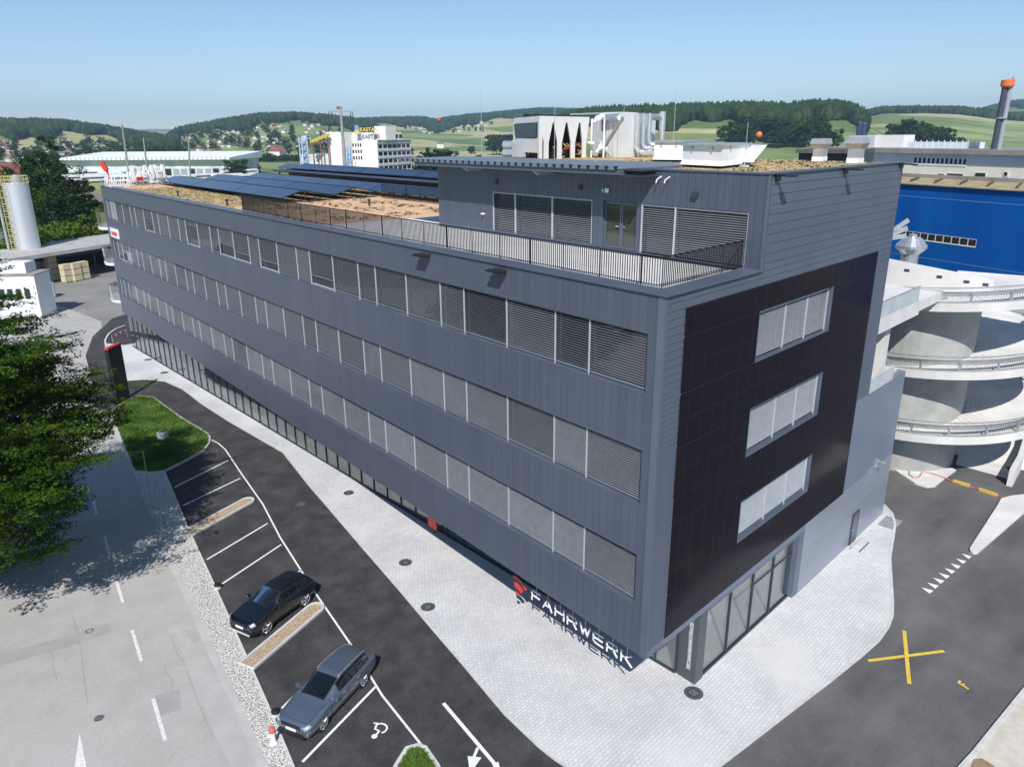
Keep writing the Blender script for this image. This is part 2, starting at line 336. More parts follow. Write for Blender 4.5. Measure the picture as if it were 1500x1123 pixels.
def dup(root, loc, rz=0., sc=1., label=None, group=None):
    r = root.copy(); COL.objects.link(r); r.location = loc; r.rotation_euler = (0, 0, rz); r.scale = (sc, sc, sc) if not isinstance(sc, tuple) else sc
    if label: r['label'] = label
    if group: r['group'] = group
    for ch in list(root.children):
        c = ch.copy(); COL.objects.link(c); c.parent = r
        for gch in ch.children:
            d = gch.copy(); COL.objects.link(d); d.parent = c
    return r
def raw_mesh(name, v, f, mats, mi=None, parent=None, smooth=False):
    """fast mesh from numpy: v (n,3), f (m,k)"""
    me = bpy.data.meshes.new(name); n, m, k = len(v), len(f), f.shape[1]
    me.vertices.add(n); me.vertices.foreach_set('co', np.asarray(v, np.float32).ravel())
    me.loops.add(m*k); me.loops.foreach_set('vertex_index', np.asarray(f, np.int32).ravel())
    me.polygons.add(m); me.polygons.foreach_set('loop_start', np.arange(0, m*k, k, dtype=np.int32)); me.polygons.foreach_set('loop_total', np.full(m, k, np.int32))
    for q in (mats if isinstance(mats, (list, tuple)) else [mats]): me.materials.append(q)
    if mi is not None: me.polygons.foreach_set('material_index', np.asarray(mi, np.int32))
    if smooth: me.polygons.foreach_set('use_smooth', np.ones(m, bool))
    me.update(calc_edges=True); o = bpy.data.objects.new(name, me); COL.objects.link(o)
    if parent is not None: o.parent = parent; WORLD[o.name] = WORLD[parent.name]
    return o
def leaf_quads(P, size, flat=.5, aspect=.55):
    """small leaf faces at points P; flat 0 = any direction, 1 = horizontal"""
    n = len(P); nr = rng.normal(size=(n, 3)); nr[:, 2] = np.abs(nr[:, 2])+flat*3; nr /= np.linalg.norm(nr, axis=1)[:, None]
    t = rng.normal(size=(n, 3)); t -= nr*(t*nr).sum(1)[:, None]; t /= np.linalg.norm(t, axis=1)[:, None]; b = np.cross(nr, t)
    s = (size*(.6+.8*rng.random(n)))[:, None]
    q = np.stack([P-t*s*.5, P+b*s*aspect*.5, P+t*s*.5, P-b*s*aspect*.5], 1).reshape(-1, 3)
    return q, np.arange(4*n).reshape(-1, 4)
def text_mesh(body, size, depth, name, m, parent, loc, mrot, shear=0., off=0., xs=1.):
    cu = bpy.data.curves.new(name, 'FONT'); cu.body = body; cu.size = size; cu.extrude = depth; cu.shear = shear; cu.offset = off; cu.resolution_u = 3
    ob = bpy.data.objects.new(name+'_tmp', cu); COL.objects.link(ob); bpy.context.view_layer.update()
    me = bpy.data.meshes.new_from_object(ob.evaluated_get(bpy.context.evaluated_depsgraph_get())); bpy.data.objects.remove(ob); bpy.data.curves.remove(cu)
    me.materials.clear(); me.materials.append(m); me.name = name
    M4 = Matrix.Translation(Vector(loc)) @ mrot.to_4x4() @ Matrix.Diagonal((xs, 1, 1, 1)); me.transform(M4)
    o = bpy.data.objects.new(name, me); COL.objects.link(o)
    if parent is not None:
        me.transform(Matrix.Translation(-Vector(WORLD[parent.name]))); o.parent = parent; WORLD[o.name] = WORLD[parent.name]
    return o
# ------------------------------------------------------------------ terrain, fields, far woods
RIDGES = [  # photo columns, rows of the tree line, distance, foot distance, forest depth, tree height
 ([-200, 0, 40, 80, 120, 160, 195, 225, 260], [172, 171, 172, 172, 176, 181, 187, 192, 195], 1700, 900, 400, 17),
 ([225, 245, 262, 290, 330, 380, 430, 480, 530, 575], [195, 190, 183, 177, 171, 164, 163, 166, 172, 181], 1900, 950, 380, 18),
 ([470, 510, 570, 620, 640, 655, 680, 720, 750, 790, 830, 880, 930], [178, 172, 170, 170, 173, 170, 167, 163, 160, 156, 157, 158, 165], 2600, 1300, 620, 18),
 ([790, 850, 900, 950, 1000, 1050, 1100, 1150, 1180, 1220, 1247, 1262, 1300, 1380], [172, 156, 152, 150, 149, 148, 146, 148, 144, 143, 149, 155, 171, 188], 1100, 560, 255, 19),
 ([1235, 1271, 1287, 1340, 1394, 1429, 1470, 1520, 1700], [172, 156, 152.5, 152, 153.5, 157, 163, 166, 170], 1900, 900, 150, 16),
 ([1320, 1390, 1429, 1455, 1475, 1500, 1700], [186, 169, 158, 151, 147, 144, 140], 3200, 1900, 500, 18),
 ([-300, 200, 225, 260, 320, 900, 1700], [188, 190, 189.5, 189, 188, 187, 182], 7000, 4500, 0, 0),
]
RPROF = [[max(0., float(AT(p, y, d)[2])-1.12*th) if th else max(0., float(AT(p, y, d)[2])) for p, y in zip(pxs, ys)] for pxs, ys, d, d0, dep, th in RIDGES]
def sstep(t): t = np.clip(t, 0, 1); return t*t*(3-2*t)
def terrain_h(x, y):
    x = np.asarray(x, float); y = np.asarray(y, float)
    dx, dy = x-CAM[0], y-CAM[1]; r = np.hypot(dx, dy)+1e-6; fwd = dx*FW[0]+dy*FW[1]
    rt = dx*RT[0]+dy*RT[1]; hl = math.hypot(FW[0], FW[1])
    px = np.where(fwd > .02*r, 750+FPX*rt/np.maximum(fwd+0*r, .02*r), np.where(rt > 0, 4000, -3000))
    h = np.zeros_like(r)
    for (pxs, ys, d, d0, dep, th), prof in zip(RIDGES, RPROF):
        H = np.interp(px, pxs, prof)
        edge = sstep((px-pxs[0]+1)/30+.0)*sstep((pxs[-1]+1-px)/30) if th else 1.
        edge = np.where((px < -150) & (pxs[0] < -100) | (px > 1600) & (pxs[-1] > 1600), 1., edge)
        s = sstep((r-d0)/(d-d0))*np.where(r > d, 1-.25*sstep((r-d)/800), 1)
        h = np.maximum(h, H*s*edge)
    h += 1.2*sstep((r-700)/600)*(np.sin(x*.011)+np.sin(y*.013+1))
    return h
_az = np.concatenate([np.arange(-180, -44, 4.), np.arange(-44, 44, .22), np.arange(44, 180, 4.)])
_rr = np.concatenate([[1, 60, 200, 400], np.arange(520, 3400, 36.), [3500, 3800, 4300, 5000, 6000, 7000, 7600, 8800]])
A_, R_ = np.meshgrid(R(1)*_az+YAW, _rr); X_ = CAM[0]+R_*np.cos(A_); Y_ = CAM[1]+R_*np.sin(A_); Z_ = terrain_h(X_, Y_)
Z_ = np.where(R_ < 450, -.12, Z_)
na, nr = len(_az), len(_rr); ii = np.arange(nr-1)[:, None]*na+np.arange(na)[None, :]; jj = np.arange(nr-1)[:, None]*na+(np.arange(na)[None, :]+1) % na
fq = np.stack([ii, jj, jj+na, ii+na], -1).reshape(-1, 4)
def field_mat():
    m, t, b = principled('farm_fields'); N, L = t.nodes.new, t.links.new; b.inputs['Roughness'].default_value = .95; b.inputs['Specular IOR Level'].default_value = .1
    geo = N('ShaderNodeNewGeometry'); mp = N('ShaderNodeMapping'); mp.inputs['Rotation'].default_value = (0, 0, R(38)); mp.inputs['Scale'].default_value = (1/95, 1/240, .0001); L(geo.outputs['Position'], mp.inputs[0])
    vo = N('ShaderNodeTexVoronoi'); vo.distance = 'CHEBYCHEV'; vo.inputs['Scale'].default_value = 1; vo.inputs['Randomness'].default_value = .8; L(mp.outputs[0], vo.inputs['Vector'])
    wn = N('ShaderNodeTexWhiteNoise'); wn.noise_dimensions = '3D'; L(vo.outputs['Color'], wn.inputs['Vector'])
    r = N('ShaderNodeValToRGB'); r.color_ramp.interpolation = 'CONSTANT'
    cols = [(0, (.13, .185, .065)), (.2, (.19, .24, .095)), (.36, (.27, .31, .13)), (.52, (.15, .205, .07)), (.64, (.36, .345, .17)), (.76, (.22, .27, .11)), (.9, (.42, .38, .22))]
    e = r.color_ramp.elements
    for i, (p, c) in enumerate(cols):
        q = e[i] if i < 2 else e.new(p); q.position = p; q.color = (*c, 1)
    L(wn.outputs['Value'], r.inputs[0])
    ns = N('ShaderNodeTexNoise'); ns.inputs['Scale'].default_value = .03; ns.inputs['Detail'].default_value = 8; L(geo.outputs['Position'], ns.inputs['Vector'])
    mx = N('ShaderNodeMixRGB'); mx.blend_type = 'OVERLAY'; mx.inputs[0].default_value = .45; L(r.outputs[0], mx.inputs[1]); L(ns.outputs['Fac'], mx.inputs[2]); L(mx.outputs[0], b.inputs['Base Color']); return m
structure(raw_mesh('terrain', np.stack([X_.ravel(), Y_.ravel(), Z_.ravel()], 1), fq, field_mat(), smooth=True))
def crown_set(P, H, W):
    """low ragged crowns, one per point: base ring, wide ring, shoulder ring, tip"""
    n = len(P); k = 6; an = np.linspace(0, 2*np.pi, k, endpoint=False)[None, :]+rng.random((n, 1))*6.28; vs = []
    con = (rng.random(n) < .45)[:, None]
    for lev, wr, wc in ((.12, .55, .85), (.38, 1., .95), (.70, .85, .5)):
        rad = W[:, None]*.5*np.where(con, wc, wr)*(.7+.6*rng.random((n, k)))
        vs.append(np.stack([P[:, 0:1]+rad*np.cos(an), P[:, 1:2]+rad*np.sin(an), P[:, 2:3]+H[:, None]*(lev+.12*(rng.random((n, k))-.5))], -1))
    tip = np.stack([P[:, 0]+W*.1*(rng.random(n)-.5), P[:, 1]+W*.1*(rng.random(n)-.5), P[:, 2]+H*np.where(con[:, 0], 1.05, .93)], -1)[:, None, :]
    V = np.concatenate(vs+[tip], 1); m = 3*k+1; F = []
    for lv in range(2):
        for i in range(k):
            a, b = lv*k+i, lv*k+(i+1) % k; F += [(a, b, b+k), (a, b+k, a+k)]
    for i in range(k): F.append((2*k+i, 2*k+(i+1) % k, 3*k))
    F = np.array(F); return V.reshape(-1, 3), (np.arange(n)[:, None, None]*m+F[None]).reshape(-1, 3)
for ri, (pxs, ys, d, d0, dep, th) in enumerate(RIDGES[:6]):
    pa_ = {5: 1402}.get(ri, max(pxs[0], -120)); wpx = {3: 1266}.get(ri, min(pxs[-1], 1620))-pa_; sp = (8.5, 9.5, 12.5, 7.5, 9, 13)[ri]
    n = int(wpx/FPX*d*(dep+60)/(sp*sp)); px = pa_+rng.random(n)*wpx
    low = dep*(.75+.25*np.sin(px*.035+ri*2)+.12*np.sin(px*.11)); rr_ = d+45-rng.random(n)*(low+45)
    ang = np.array([math.atan2(*(ray(p, HZ(p))[1::-1])) for p in px]); x = CAM[0]+rr_*np.cos(ang); y = CAM[1]+rr_*np.sin(ang)
    hole = (np.sin(x*.012+ri)+np.sin(y*.010+2*ri)+np.sin((x+y)*.02)) > (1.9 if ri != 3 else 2.5)
    x, y = x[~hole], y[~hole]; z = terrain_h(x, y); H = th*(.82+.3*rng.random(len(x)))
    V, F = crown_set(np.stack([x, y, z-1], 1), H, H*.62)
    o = stuff(raw_mesh('forest', V, F, FOREST)); tag(o, ['dark wood along the low hill at the far left', 'wood on the hill behind the village left of centre', 'hazy blue wooded ridge behind the centre of the valley', 'tall dark conifer wood on the hill right of centre', 'thin line of wood on the ridge right of the conifer wood', 'hazy wooded hill at the far right behind the chimney'][ri], 'forest')
# ------------------------------------------------------------------ ground sheets near the building
structure(MB().sheet([(-75, -60), (165, -60), (165, 210), (110, 330), (20, 330), (-90, 230)], -.06).build('yard_ground', YARD))
zz = zoom
# old light street on the left, running away past the sign
structure(MB().sheet([(-60, -40), (-9.5, -40), (-9.5, 2)]+GP([(394.6, 1123), (355, 1035), (327.5, 976), (300, 913), (268, 846), (240.7, 798), (213, 739), (193, 680), (187, 667), (171, 627), (160, 560), (153, 505), (148, 470)])+[(-2, 110), (-8, 118), (-26, 112), (-60, 60)], -.02).build('old_street', OLDRD))
plaza_edge = GP([(244.6, 559.6), (268, 570), (294.6, 590.5), (335.7, 617), (374, 639), (415, 662.5), (430, 681.6), (453.3, 711), (482.7, 744.8), (530, 800), (587.6, 866), (633, 920), (673.8, 967), (713.5, 1014), (740, 1045.6), (790.7, 1093.7), (813.5, 1111.5), (831, 1123)])
plaza_right = GP([(1051.6, 1123), (1100, 1086), (1157.5, 1041.6), (1215, 998), (1261, 961), (1287, 938), (1301, 918), (1307, 902), (1307.6, 883), (1303.6, 817), (1309, 784), (1311, 768), (1307, 752), (1295, 739)])
tip = [(-3.25, .2), (-3.0, -.9), (-2.4, -1.9), (-1.5, -2.6), (-.3, -2.95)]
far_edge = GP([(155, 503), (157, 520), (162, 557.5), (187, 558), (215, 556.5)])
# new asphalt lane and parking bays
gr_right = [(241.5, 692), (276, 775), (316, 861.5), (361, 962), (398.6, 1047), (430, 1123)]
structure(MB().sheet([(-9.2, -40), (12, -40), (4, -3), (-1, 2), (8, 40), (8, 60), (1, 66)]+GP([(224, 550), (165, 570), (187, 600), (240, 640)])+GP(gr_right)+[(-12.2, 3)], -.008).build('parking_asphalt', ASPH))
structure(MB().sheet([(-1.0, 62), (-7.4, 57), (-8.2, 59), (-6.6, 67), (-5.0, 78.4), (-2.4, 87.5), (1.8, 96.5), (5, 99), (12, 97), (10, 80), (3, 64)], -.012).build('yard_lane_asphalt', ASPH))
# road at the right
structure(MB().sheet([(-.5, -45), (60, -45), (90, -20), (60, 22), (27, 12), (8, 2), (-.5, -1)], -.004).build('side_road', ASPH2))
structure(MB().sheet(far_edge+plaza_edge+tip+plaza_right+[(27.5, 3.1), (26, 4), (6, 30), (2.5, 80.5), (-.5, 80.2)], .03).build('plaza_paving', PAVE))
structure(MB().kerb(plaza_edge+tip+plaza_right, .13, -.03, .045).build('plaza_kerb', KERB))
structure(MB().kerb(GP([(183, 477), (170, 482), (159, 490), (154, 499), (155, 506), (157, 520), (163, 558)]), .2, -.03, .10).build('kerb', KERB))
gl = [(193.4, 684), (213, 739), (240.7, 798), (268, 846), (300, 913), (327.5, 976), (355, 1035), (394.6, 1123)]
structure(MB().sheet(GP(gl)+[(-12.3, 4), (-12, 1), (-11.6, 3)]+GP(gr_right[::-1]), .012).build('gravel_strip', GRAVEL))
structure(MB().kerb(GP(gr_right), .10, -.03, .05).build('kerb', KERB))
gl2 = GP(gl[2:])
structure(MB().ribbon([(x-.1+.05*math.sin(i*2.), y) for i, (x, y) in enumerate(gl2)], .55, -.013).build('road_edge_strip', mat('road_edge_concrete', (.42, .41, .40), (.50, .49, .48), 1, .9)))
# grass island
isl = GP([(171, 597.7), (187, 587), (203, 581), (224.4, 583), (240.5, 595), (267, 614), (294, 630), (304, 636.5), (307.3, 642), (306.5, 650), (299, 660.5), (267, 678), (240.5, 691), (220, 693.5), (198, 691), (187, 667), (171, 627), (165.7, 606)])
structure(MB().prism(isl, -.02, .09).build('lawn_island', LAWN))
structure(MB().kerb(isl, .16, -.02, .13, True).build('kerb', KERB))
isl2 = GP([(560, 1160), (582, 1122), (597, 1098), (612, 1094), (622, 1097), (640, 1123), (662, 1160)])
structure(MB().prism(isl2, -.02, .09).build('lawn_island', LAWN))
structure(MB().kerb(isl2, .22, -.02, .13, True).build('kerb', KERB))
def in_poly(P, poly):
    x, y = P[:, 0], P[:, 1]; c = np.zeros(len(P), bool); n = len(poly)
    for i in range(n):
        x1, y1 = poly[i]; x2, y2 = poly[(i+1) % n]
        k = ((y1 > y) != (y2 > y)); c ^= k & (x < (x2-x1)*(y-y1)/((y2-y1) or 1e-9)+x1)
    return c
def grass(poly, n, h, name, label):
    p = np.array(poly); lo, hi = p.min(0), p.max(0); P = lo+rng.random((n, 2))*(hi-lo); P = P[in_poly(P, poly)]; m = len(P)
    a = rng.random(m)*6.28; t = np.stack([np.cos(a), np.sin(a), 0*a], 1)*.03; hh = h*(.5+rng.random(m)); ln = rng.normal(size=(m, 2))*.35*hh[:, None]
    B = np.c_[P, np.full(m, .085)]; T = B+np.c_[ln, hh]; q = np.stack([B-t, B+t, T+t*.3, T-t*.3], 1).reshape(-1, 3)
    o = stuff(raw_mesh(name, q, np.arange(4*m).reshape(-1, 4), GRASSB)); tag(o, label, 'grass')
grass(isl, 26000, .14, 'island_grass', 'patchy green grass on the kerbed island beside the black pylon')
_c2 = np.mean(isl2, 0); grass([tuple(_c2+(np.array(p)-_c2)*.84) for p in isl2], 9000, .12, 'island_grass', 'bright green grass on the small kerbed island at the bottom edge')
# planter strips with tan gravel between the bays
for k, (p0, p1, lab) in enumerate([((276.5, 781), (368, 731), 'narrow tan gravel strip with white kerb, farther from the cars'), ((361.5, 976), (468, 886), 'narrow tan gravel strip with white kerb between the two cars')]):
    a, b = np.array(G(*p0)[:2]), np.array(G(*p1)[:2]); d = (b-a)/np.linalg.norm(b-a); nn = np.array([-d[1], d[0]]); hw = .42
    ring = [tuple(a-nn*hw), tuple(b-nn*hw-d*.3)]+[tuple(b-d*.35+d*hw*math.cos(t)+nn*hw*math.sin(t)) for t in np.linspace(-1.4, 1.4, 9)]+[tuple(b+nn*hw-d*.3), tuple(a+nn*hw)]
    structure(MB().prism(ring, -.02, .06).build('planting_strip', TANGRV)); structure(MB().kerb(ring, .12, -.02, .11, True).build('kerb', KERB))
# ------------------------------------------------------------------ painted markings
Z1 = -.003
def line(name, pts, wd, m=PAINT, z=Z1): return structure(MB().ribbon(pts, wd, z).build(name, m))
line('lane_line', GP([(308, 643), (320, 649), (330, 658), (352, 691), (385, 738), (410, 786), (460, 865), (515, 945), (560, 1018), (622, 1096)]), .10)
for p, q in [((256, 713), (334, 674)), ((268, 740), (352, 700)), ((303, 819), (392, 766)), ((320, 858), (412, 797)), ((436, 838), (441, 834)), ((405, 1044), (450, 1000)), ((507, 946), (513, 942)), ((443, 1115), (550, 1005))]:
    line('bay_line', GP([p, q]), .12)
for a, b in [((137, 733), (141, 752)), ((153, 783), (159.5, 810)), ((170.5, 850), (180, 881)), ((193.5, 922), (207, 967)), ((224, 1022), (242, 1083))]: line('street_dash', GP([a, b]), .15, OLDPAINT, -.016)
structure(MB().sheet(GP([(116.5, 1072), (108, 1130), (128, 1130)]), -.016).build('street_arrow', OLDPAINT))
line('lane_arrow_shaft', GP([(649.5, 1029), (735, 1130)]), .16); line('lane_arrow_shaft', GP([(700, 1094), (694, 1108)]), .12)
structure(MB().sheet(GP([(685, 1106.5), (705.5, 1108.5), (690, 1130), (688, 1130)]), Z1+.003).build('lane_arrow_head', PAINT)); structure(MB().sheet(GP([(721, 1119), (730, 1114.5), (732, 1123), (728, 1130)]), Z1+.006).build('lane_arrow_head', PAINT))
# wheelchair symbol
ws = MB(); s_ = zz(540, 920, 5.532, [(40, 765), (70, 765), (52, 812), (85, 828), (52, 872)]); ws.ribbon(GP(s_), .10, Z1)
arc = zz(540, 920, 5.532, [(70, 775), (100, 768), (130, 775), (148, 792), (148, 812), (130, 835), (105, 845)]); ws.ribbon(GP(arc), .085, Z1+.003)
hx, hy = GP(zz(540, 920, 5.532, [(47, 872)]))[0]; ws.sheet([(hx+.13*math.cos(t), hy+.13*math.sin(t)) for t in np.linspace(0, 6.28, 13)[:-1]], Z1+.006); structure(ws.build('wheelchair_marking', PAINT))
# right-hand road: yellow cross, small mark, give-way teeth
Z2 = .002
line('yellow_cross', GP([(1272, 967), (1383, 953)]), .17, YELLOW, Z2); line('yellow_cross', GP([(1324.5, 923), (1332, 1001)]), .17, YELLOW, Z2+.003)
line('yellow_mark', GP([(1403, 998.5), (1419, 1008.5)]), .10, YELLOW, Z2); line('yellow_mark', GP([(1403.5, 999.5), (1407, 996.5)]), .10, YELLOW, Z2+.003); line('yellow_mark', GP([(1409, 1002.5), (1413, 1001)]), .08, YELLOW, Z2+.003)
for k in range(8):
    t = k/7; ax, ay = 868+206*t, 207-171*t; f = 1-.18*t
    structure(MB().sheet(GP(zz(1100, 800, 3.4775, [(ax, ay), (ax+42*f, ay+33*f), (ax+62*f, ay+17*f)])), Z2).build('give_way_tooth', PAINT))
# patches and cracks on the old street
structure(MB().sheet(GP(zz(0, 680, 2.534, [(575, 855), (665, 830), (675, 905), (597, 930)])), -.0165).build('road_patch', PATCH))
structure(MB().sheet(GP(zz(0, 680, 2.534, [(0, 700), (235, 640), (400, 585), (410, 620), (240, 680), (0, 745)])), -.0168).build('road_patch', PATCH))
structure(MB().sheet(GP(zz(0, 680, 2.534, [(630, 628), (650, 622), (690, 740), (760, 900), (800, 1010), (860, 1123), (960, 1123), (900, 960), (800, 770), (700, 640), (600, 560)])), -.0172).build('road_patch', mat('road_patch_pale', (.39, .38, .365), (.44, .43, .415), 1, .9)))
crk = mat('tar_crack', (.27, .26, .25), None, rough=.9)
for pts in ([(180, 685), (200, 720), (195, 750), (212, 800)], [(610, 735), (618, 775), (640, 800), (633, 840)], [(632, 628), (662, 712)], [(668, 712), (690, 745)], [(270, 560), (300, 680), (325, 890)], [(690, 760), (740, 890), (790, 1010)]):
    line('road_crack', GP(zz(0, 680, 2.534, pts)), .022, crk, -.0158)
# white concrete islands at the ramp entrance
structure(MB().prism(GP([(1420, 805), (1421, 809), (1425, 811.5), (1432, 811), (1500, 752), (1522, 733), (1515, 724), (1480, 728), (1466, 732), (1460, 743)]), -.02, .13).build('traffic_island', CONC))
structure(MB().prism(GP([(1303, 684), (1318, 695), (1340, 709), (1357, 714.5), (1370, 713), (1378, 706), (1400, 690), (1385, 683), (1350, 682)])+[(34, 8), (28, 8)], -.02, .12).build('traffic_island', CONC))
structure(MB().prism(GP([(1408, 1123), (1425, 1105), (1500, 1012), (1560, 1040), (1560, 1160), (1390, 1160)]), -.02, .06).build('pavement', mat('sandy_concrete', (.50, .46, .40), (.60, .56, .49), 2, .9, bump=.3, bsc=20)))
structure(MB().kerb(GP([(1402, 1130), (1425, 1105), (1500, 1012), (1530, 978)]), .16, -.02, .09).build('kerb', KERB))
structure(MB().prism(GP([(1422, 1123), (1426, 1113), (1438, 1112), (1456, 1123), (1452, 1160), (1420, 1160)]), .06, .075).build('planting_strip', mat('brown_soil', (.22, .15, .09), (.32, .22, .14), 5, .95)))
# construction dust laid in thin worn patches is part of ASPH; railway behind the building
def rail_pt(t): return (86-.13*t-.00016*(t-140)**2+3.1, 10+t) if t < 300 else (86-.13*t-.00016*160**2+3.1+.06*(t-300)-.0, 10+t)
structure(MB().ribbon([rail_pt(t) for t in range(-80, 620, 20)], 26, -.04).build('track_bed', BALLAST))
structure(MB().ribbon([(rail_pt(t)[0]+17, rail_pt(t)[1]) for t in range(-80, 620, 20)], 9, -.035).build('grass_verge', mat('dry_verge', (.16, .17, .05), (.27, .25, .10), 1.2, .95)))
sl = mat('sleeper', (.30, .28, .26), (.38, .36, .33), 3, .9)
for k in range(4):
    m = MB(); o_ = -9+k*5.4
    for t in range(-80, 480, 1 if False else 2): x, y = rail_pt(t*1.); m.rbox(x+o_, y, -.03, 2.5, .9, .06, .12)
    for sgn in (-.75, .75):
        m.k = 1
        for t in range(-80, 600, 20):
            p, q = rail_pt(t), rail_pt(t+20); m.bar((p[0]+o_+sgn, p[1], .1), (q[0]+o_+sgn, q[1], .1), .12, .16)
    structure(m.build('railway_track', [sl, STEEL]))
# manhole covers and street drains
for k, (px, py, r_, lab) in enumerate([(594, 824, .38, 'round manhole cover in pale paving near the lane, farther of the two'), (627, 889, .38, 'round manhole cover in pale paving near the lane, nearer of the two'), (1016, 1015, .42, 'round ringed manhole cover in paving at the glass corner'), (511, 722, .36, 'pale round manhole cover in paving under the long facade'), (217, 527, .40, 'flat manhole cover in paving right of the black pylon'), (241, 546, .40, 'flat manhole cover in paving by the lane end near the black pylon'), (441, 738, .38, 'dark round manhole cover in the asphalt lane')]):
    x, y, _ = G(px, py); zb = .03 if k != 6 else -.008
    t = thing('manhole_cover', lab, 'manhole cover', (x, y, zb)); MB().lathe((x, y, zb-.01), [(r_, 0), (r_, .016), (r_-.05, .016)], 20).build('frame', DARKMET, t)
    m = MB(); m.lathe((x, y, zb-.01), [(r_-.06, 0), (r_-.06, .02), (r_-.12, .02), (r_-.12, .014), (r_-.2, .014), (r_-.2, .02)], 20); m.build('lid', mat('cast_iron', (.12, .12, .12), (.24, .23, .22), 9, .6, metal=.4) if k == 0 else MATS['cast_iron'], t)
for px, py, lab in [(131, 923, 'small dark street drain in the old road, farther one'), (145, 1050.5, 'small dark street drain in the old road, nearer one')]:
    x, y, _ = G(px, py); t = MB().lathe((x, y, -.025), [(.2, 0), (.2, .012), (.15, .012), (.13, .008)], 14).build('street_drain', MATS['cast_iron']); tag(t, lab, 'drain')
# ------------------------------------------------------------------ the office building
B = thing('office_building', 'long dark grey metal clad office block with a black solar wall on its short side', 'building', (0, 0, 0))
P_TOP, Z_B, LEN = 18.36, 3.96, 80.27
ROWS = [(14.78, 17.03), (10.42, 12.67), (6.15, 8.34)]
A_UP, A_LOW, R_TOP = 20.71, 26.61, 22.0
far_r = (25.5, 81.5)
# inner hull: keeps the inside dark and closes the soffit
hull = MB(); hull.prism([(.36, .40), (RF(A_UP, -.36)), far_r, (.36, LEN-.1)], Z_B+.05, P_TOP-.25)
hull.k = 3; hull.prism([RF(14.2, -.5), (24, 3), (24, 78), (5.5, 78), (8.0, 9), RF(13.9, -5.5)], -.02, Z_B+.03); hull.k = 2; hull.sheet([(4.4, .7), RF(14.2, -.4), RF(14.2, -6.4), (9.5, 9), (7.5, 78), (.2, 78.5)], .035); hull.k = 0
hull.k = 1; hull.prism([(.02, .10), RF(A_UP-.02, -.03), (far_r[0]-.02, far_r[1]-.02), (.02, LEN-.02)], Z_B, Z_B+.048)
hull.build('inner_wall', [DARKIN, TRIM, mat('shop_floor', (.46, .46, .455), (.56, .56, .55), .5, .4), mat('shop_wall', (.50, .51, .50), (.62, .62, .61), .4, .8)], B)
# long facade bands
m = MB()
for z0, z1 in ((ROWS[0][1], P_TOP), (ROWS[1][1], ROWS[0][0]), (ROWS[2][1], ROWS[1][0]), (Z_B, ROWS[2][0])): m.box(0, .34, .04, LEN, z0, z1)
for z0, z1 in ROWS: m.box(0, .34, .04, .71, z0, z1); m.box(0, .34, 79.62, LEN, z0, z1)
m.build('long_facade', CLAD_Y, B)
m = MB()
for z0, z1 in ROWS: m.prism([(-.012, .70), (.33, .70), (.33, 79.63), (-.012, 79.63)], z0-.035, z0+.012); m.box(-.008, .05, .70, 79.63, z1, z1+.03)
m.build('window_sill', TRIM, B)
m = MB(); m.box(0, .3, LEN, LEN+.04, Z_B, P_TOP); m.prism([(0, LEN+.04), (0, LEN+.3), (far_r[0], far_r[1]+.3), (far_r[0], far_r[1])], Z_B, P_TOP-.1); m.build('end_wall', CLAD_Z, B)
# windows of the three storeys: glass, guide rails, slatted blind
mull = [.71] + [3.66+8.03*k+o for k in range(10) for o in (0, 1.9, 4.95)]; mull = [v for v in mull if v < 78.5]+[79.62]
for ri, (z0, z1) in enumerate(ROWS):
    for i in range(len(mull)-1):
        y0, y1 = mull[i], mull[i+1]
        wn = MB(); wn.box(.30, .345, y0, y1, z0+.012, z1); wn.k = 1
        for q in (z0+.012, z1-.07): wn.box(.262, .299, y0+.03, y1-.03, q, q+.07)
        wn.box(.14, .20, y1-.024, y1+.024, z0+.012, z1-.02)
        wo = wn.build('window', [GLASS, RAILW], B)
        far_end = (ri == 0 and i >= len(mull)-3)
        bl = MB(); bl.box(.12, .23, y0+.04, y1-.04, z1-.12, z1-.02)
        drop = z0+.16
        if i > 6 and random.random() < (.2 if ri == 0 else .05): drop = z1-random.choice((.5, .9, 1.3, 1.6))
        z = z1-.16; tilt = random.uniform(-.004, .013) if not far_end else .03
        while z > drop:
            bl.face((.145, y0+.04, z-tilt), (.145, y1-.04, z-tilt), (.222, y1-.04, z+tilt), (.222, y0+.04, z+tilt)); z -= .098
        bl.box(.15, .21, y0+.04, y1-.04, drop-.05, drop-.02)
        bl.build('blind', BLINDW if far_end and i == len(mull)-3 else BLIND, wo)
# short facade siding: lapped boards
def boards(m, a0, a1, z0, z1, pitch, lap=.022):
    z = z1
    while z > z0+1e-3:
        zl = max(z-pitch, z0); m.idx([(*RF(a0, 0), zl), (*RF(a1, 0), zl), (*RF(a1, -lap), z), (*RF(a0, -lap), z), (*RF(a0, -lap), zl), (*RF(a1, -lap), zl)], [(0, 1, 2, 3), (5, 4, 0)[:3]+(1,)]) if False else m.idx(
            [(*RF(a0, 0), zl), (*RF(a1, 0), zl), (*RF(a1, -lap), z), (*RF(a0, -lap), z), (*RF(a0, -lap), zl), (*RF(a1, -lap), zl)], [(0, 1, 2, 3), (4, 5, 1, 0)])
        z = zl
m = MB()
boards(m, 6.39, A_UP, P_TOP, R_TOP, .374); boards(m, .12, A_UP, 17.79, P_TOP, .285)
boards(m, .12, 1.23, 14.9, 17.79, .285); boards(m, .12, 1.23, Z_B-.02, 14.9, .212)
boards(m, 18.82, A_UP, 14.9, 17.79, .285); boards(m, 18.82, A_UP, 9.71, 14.9, .212)
m.k = 2; boards(m, 18.82, A_LOW, 4.3, 9.71, .15, .012); boards(m, .12, 14.25, Z_B-.02, 4.28, .15)
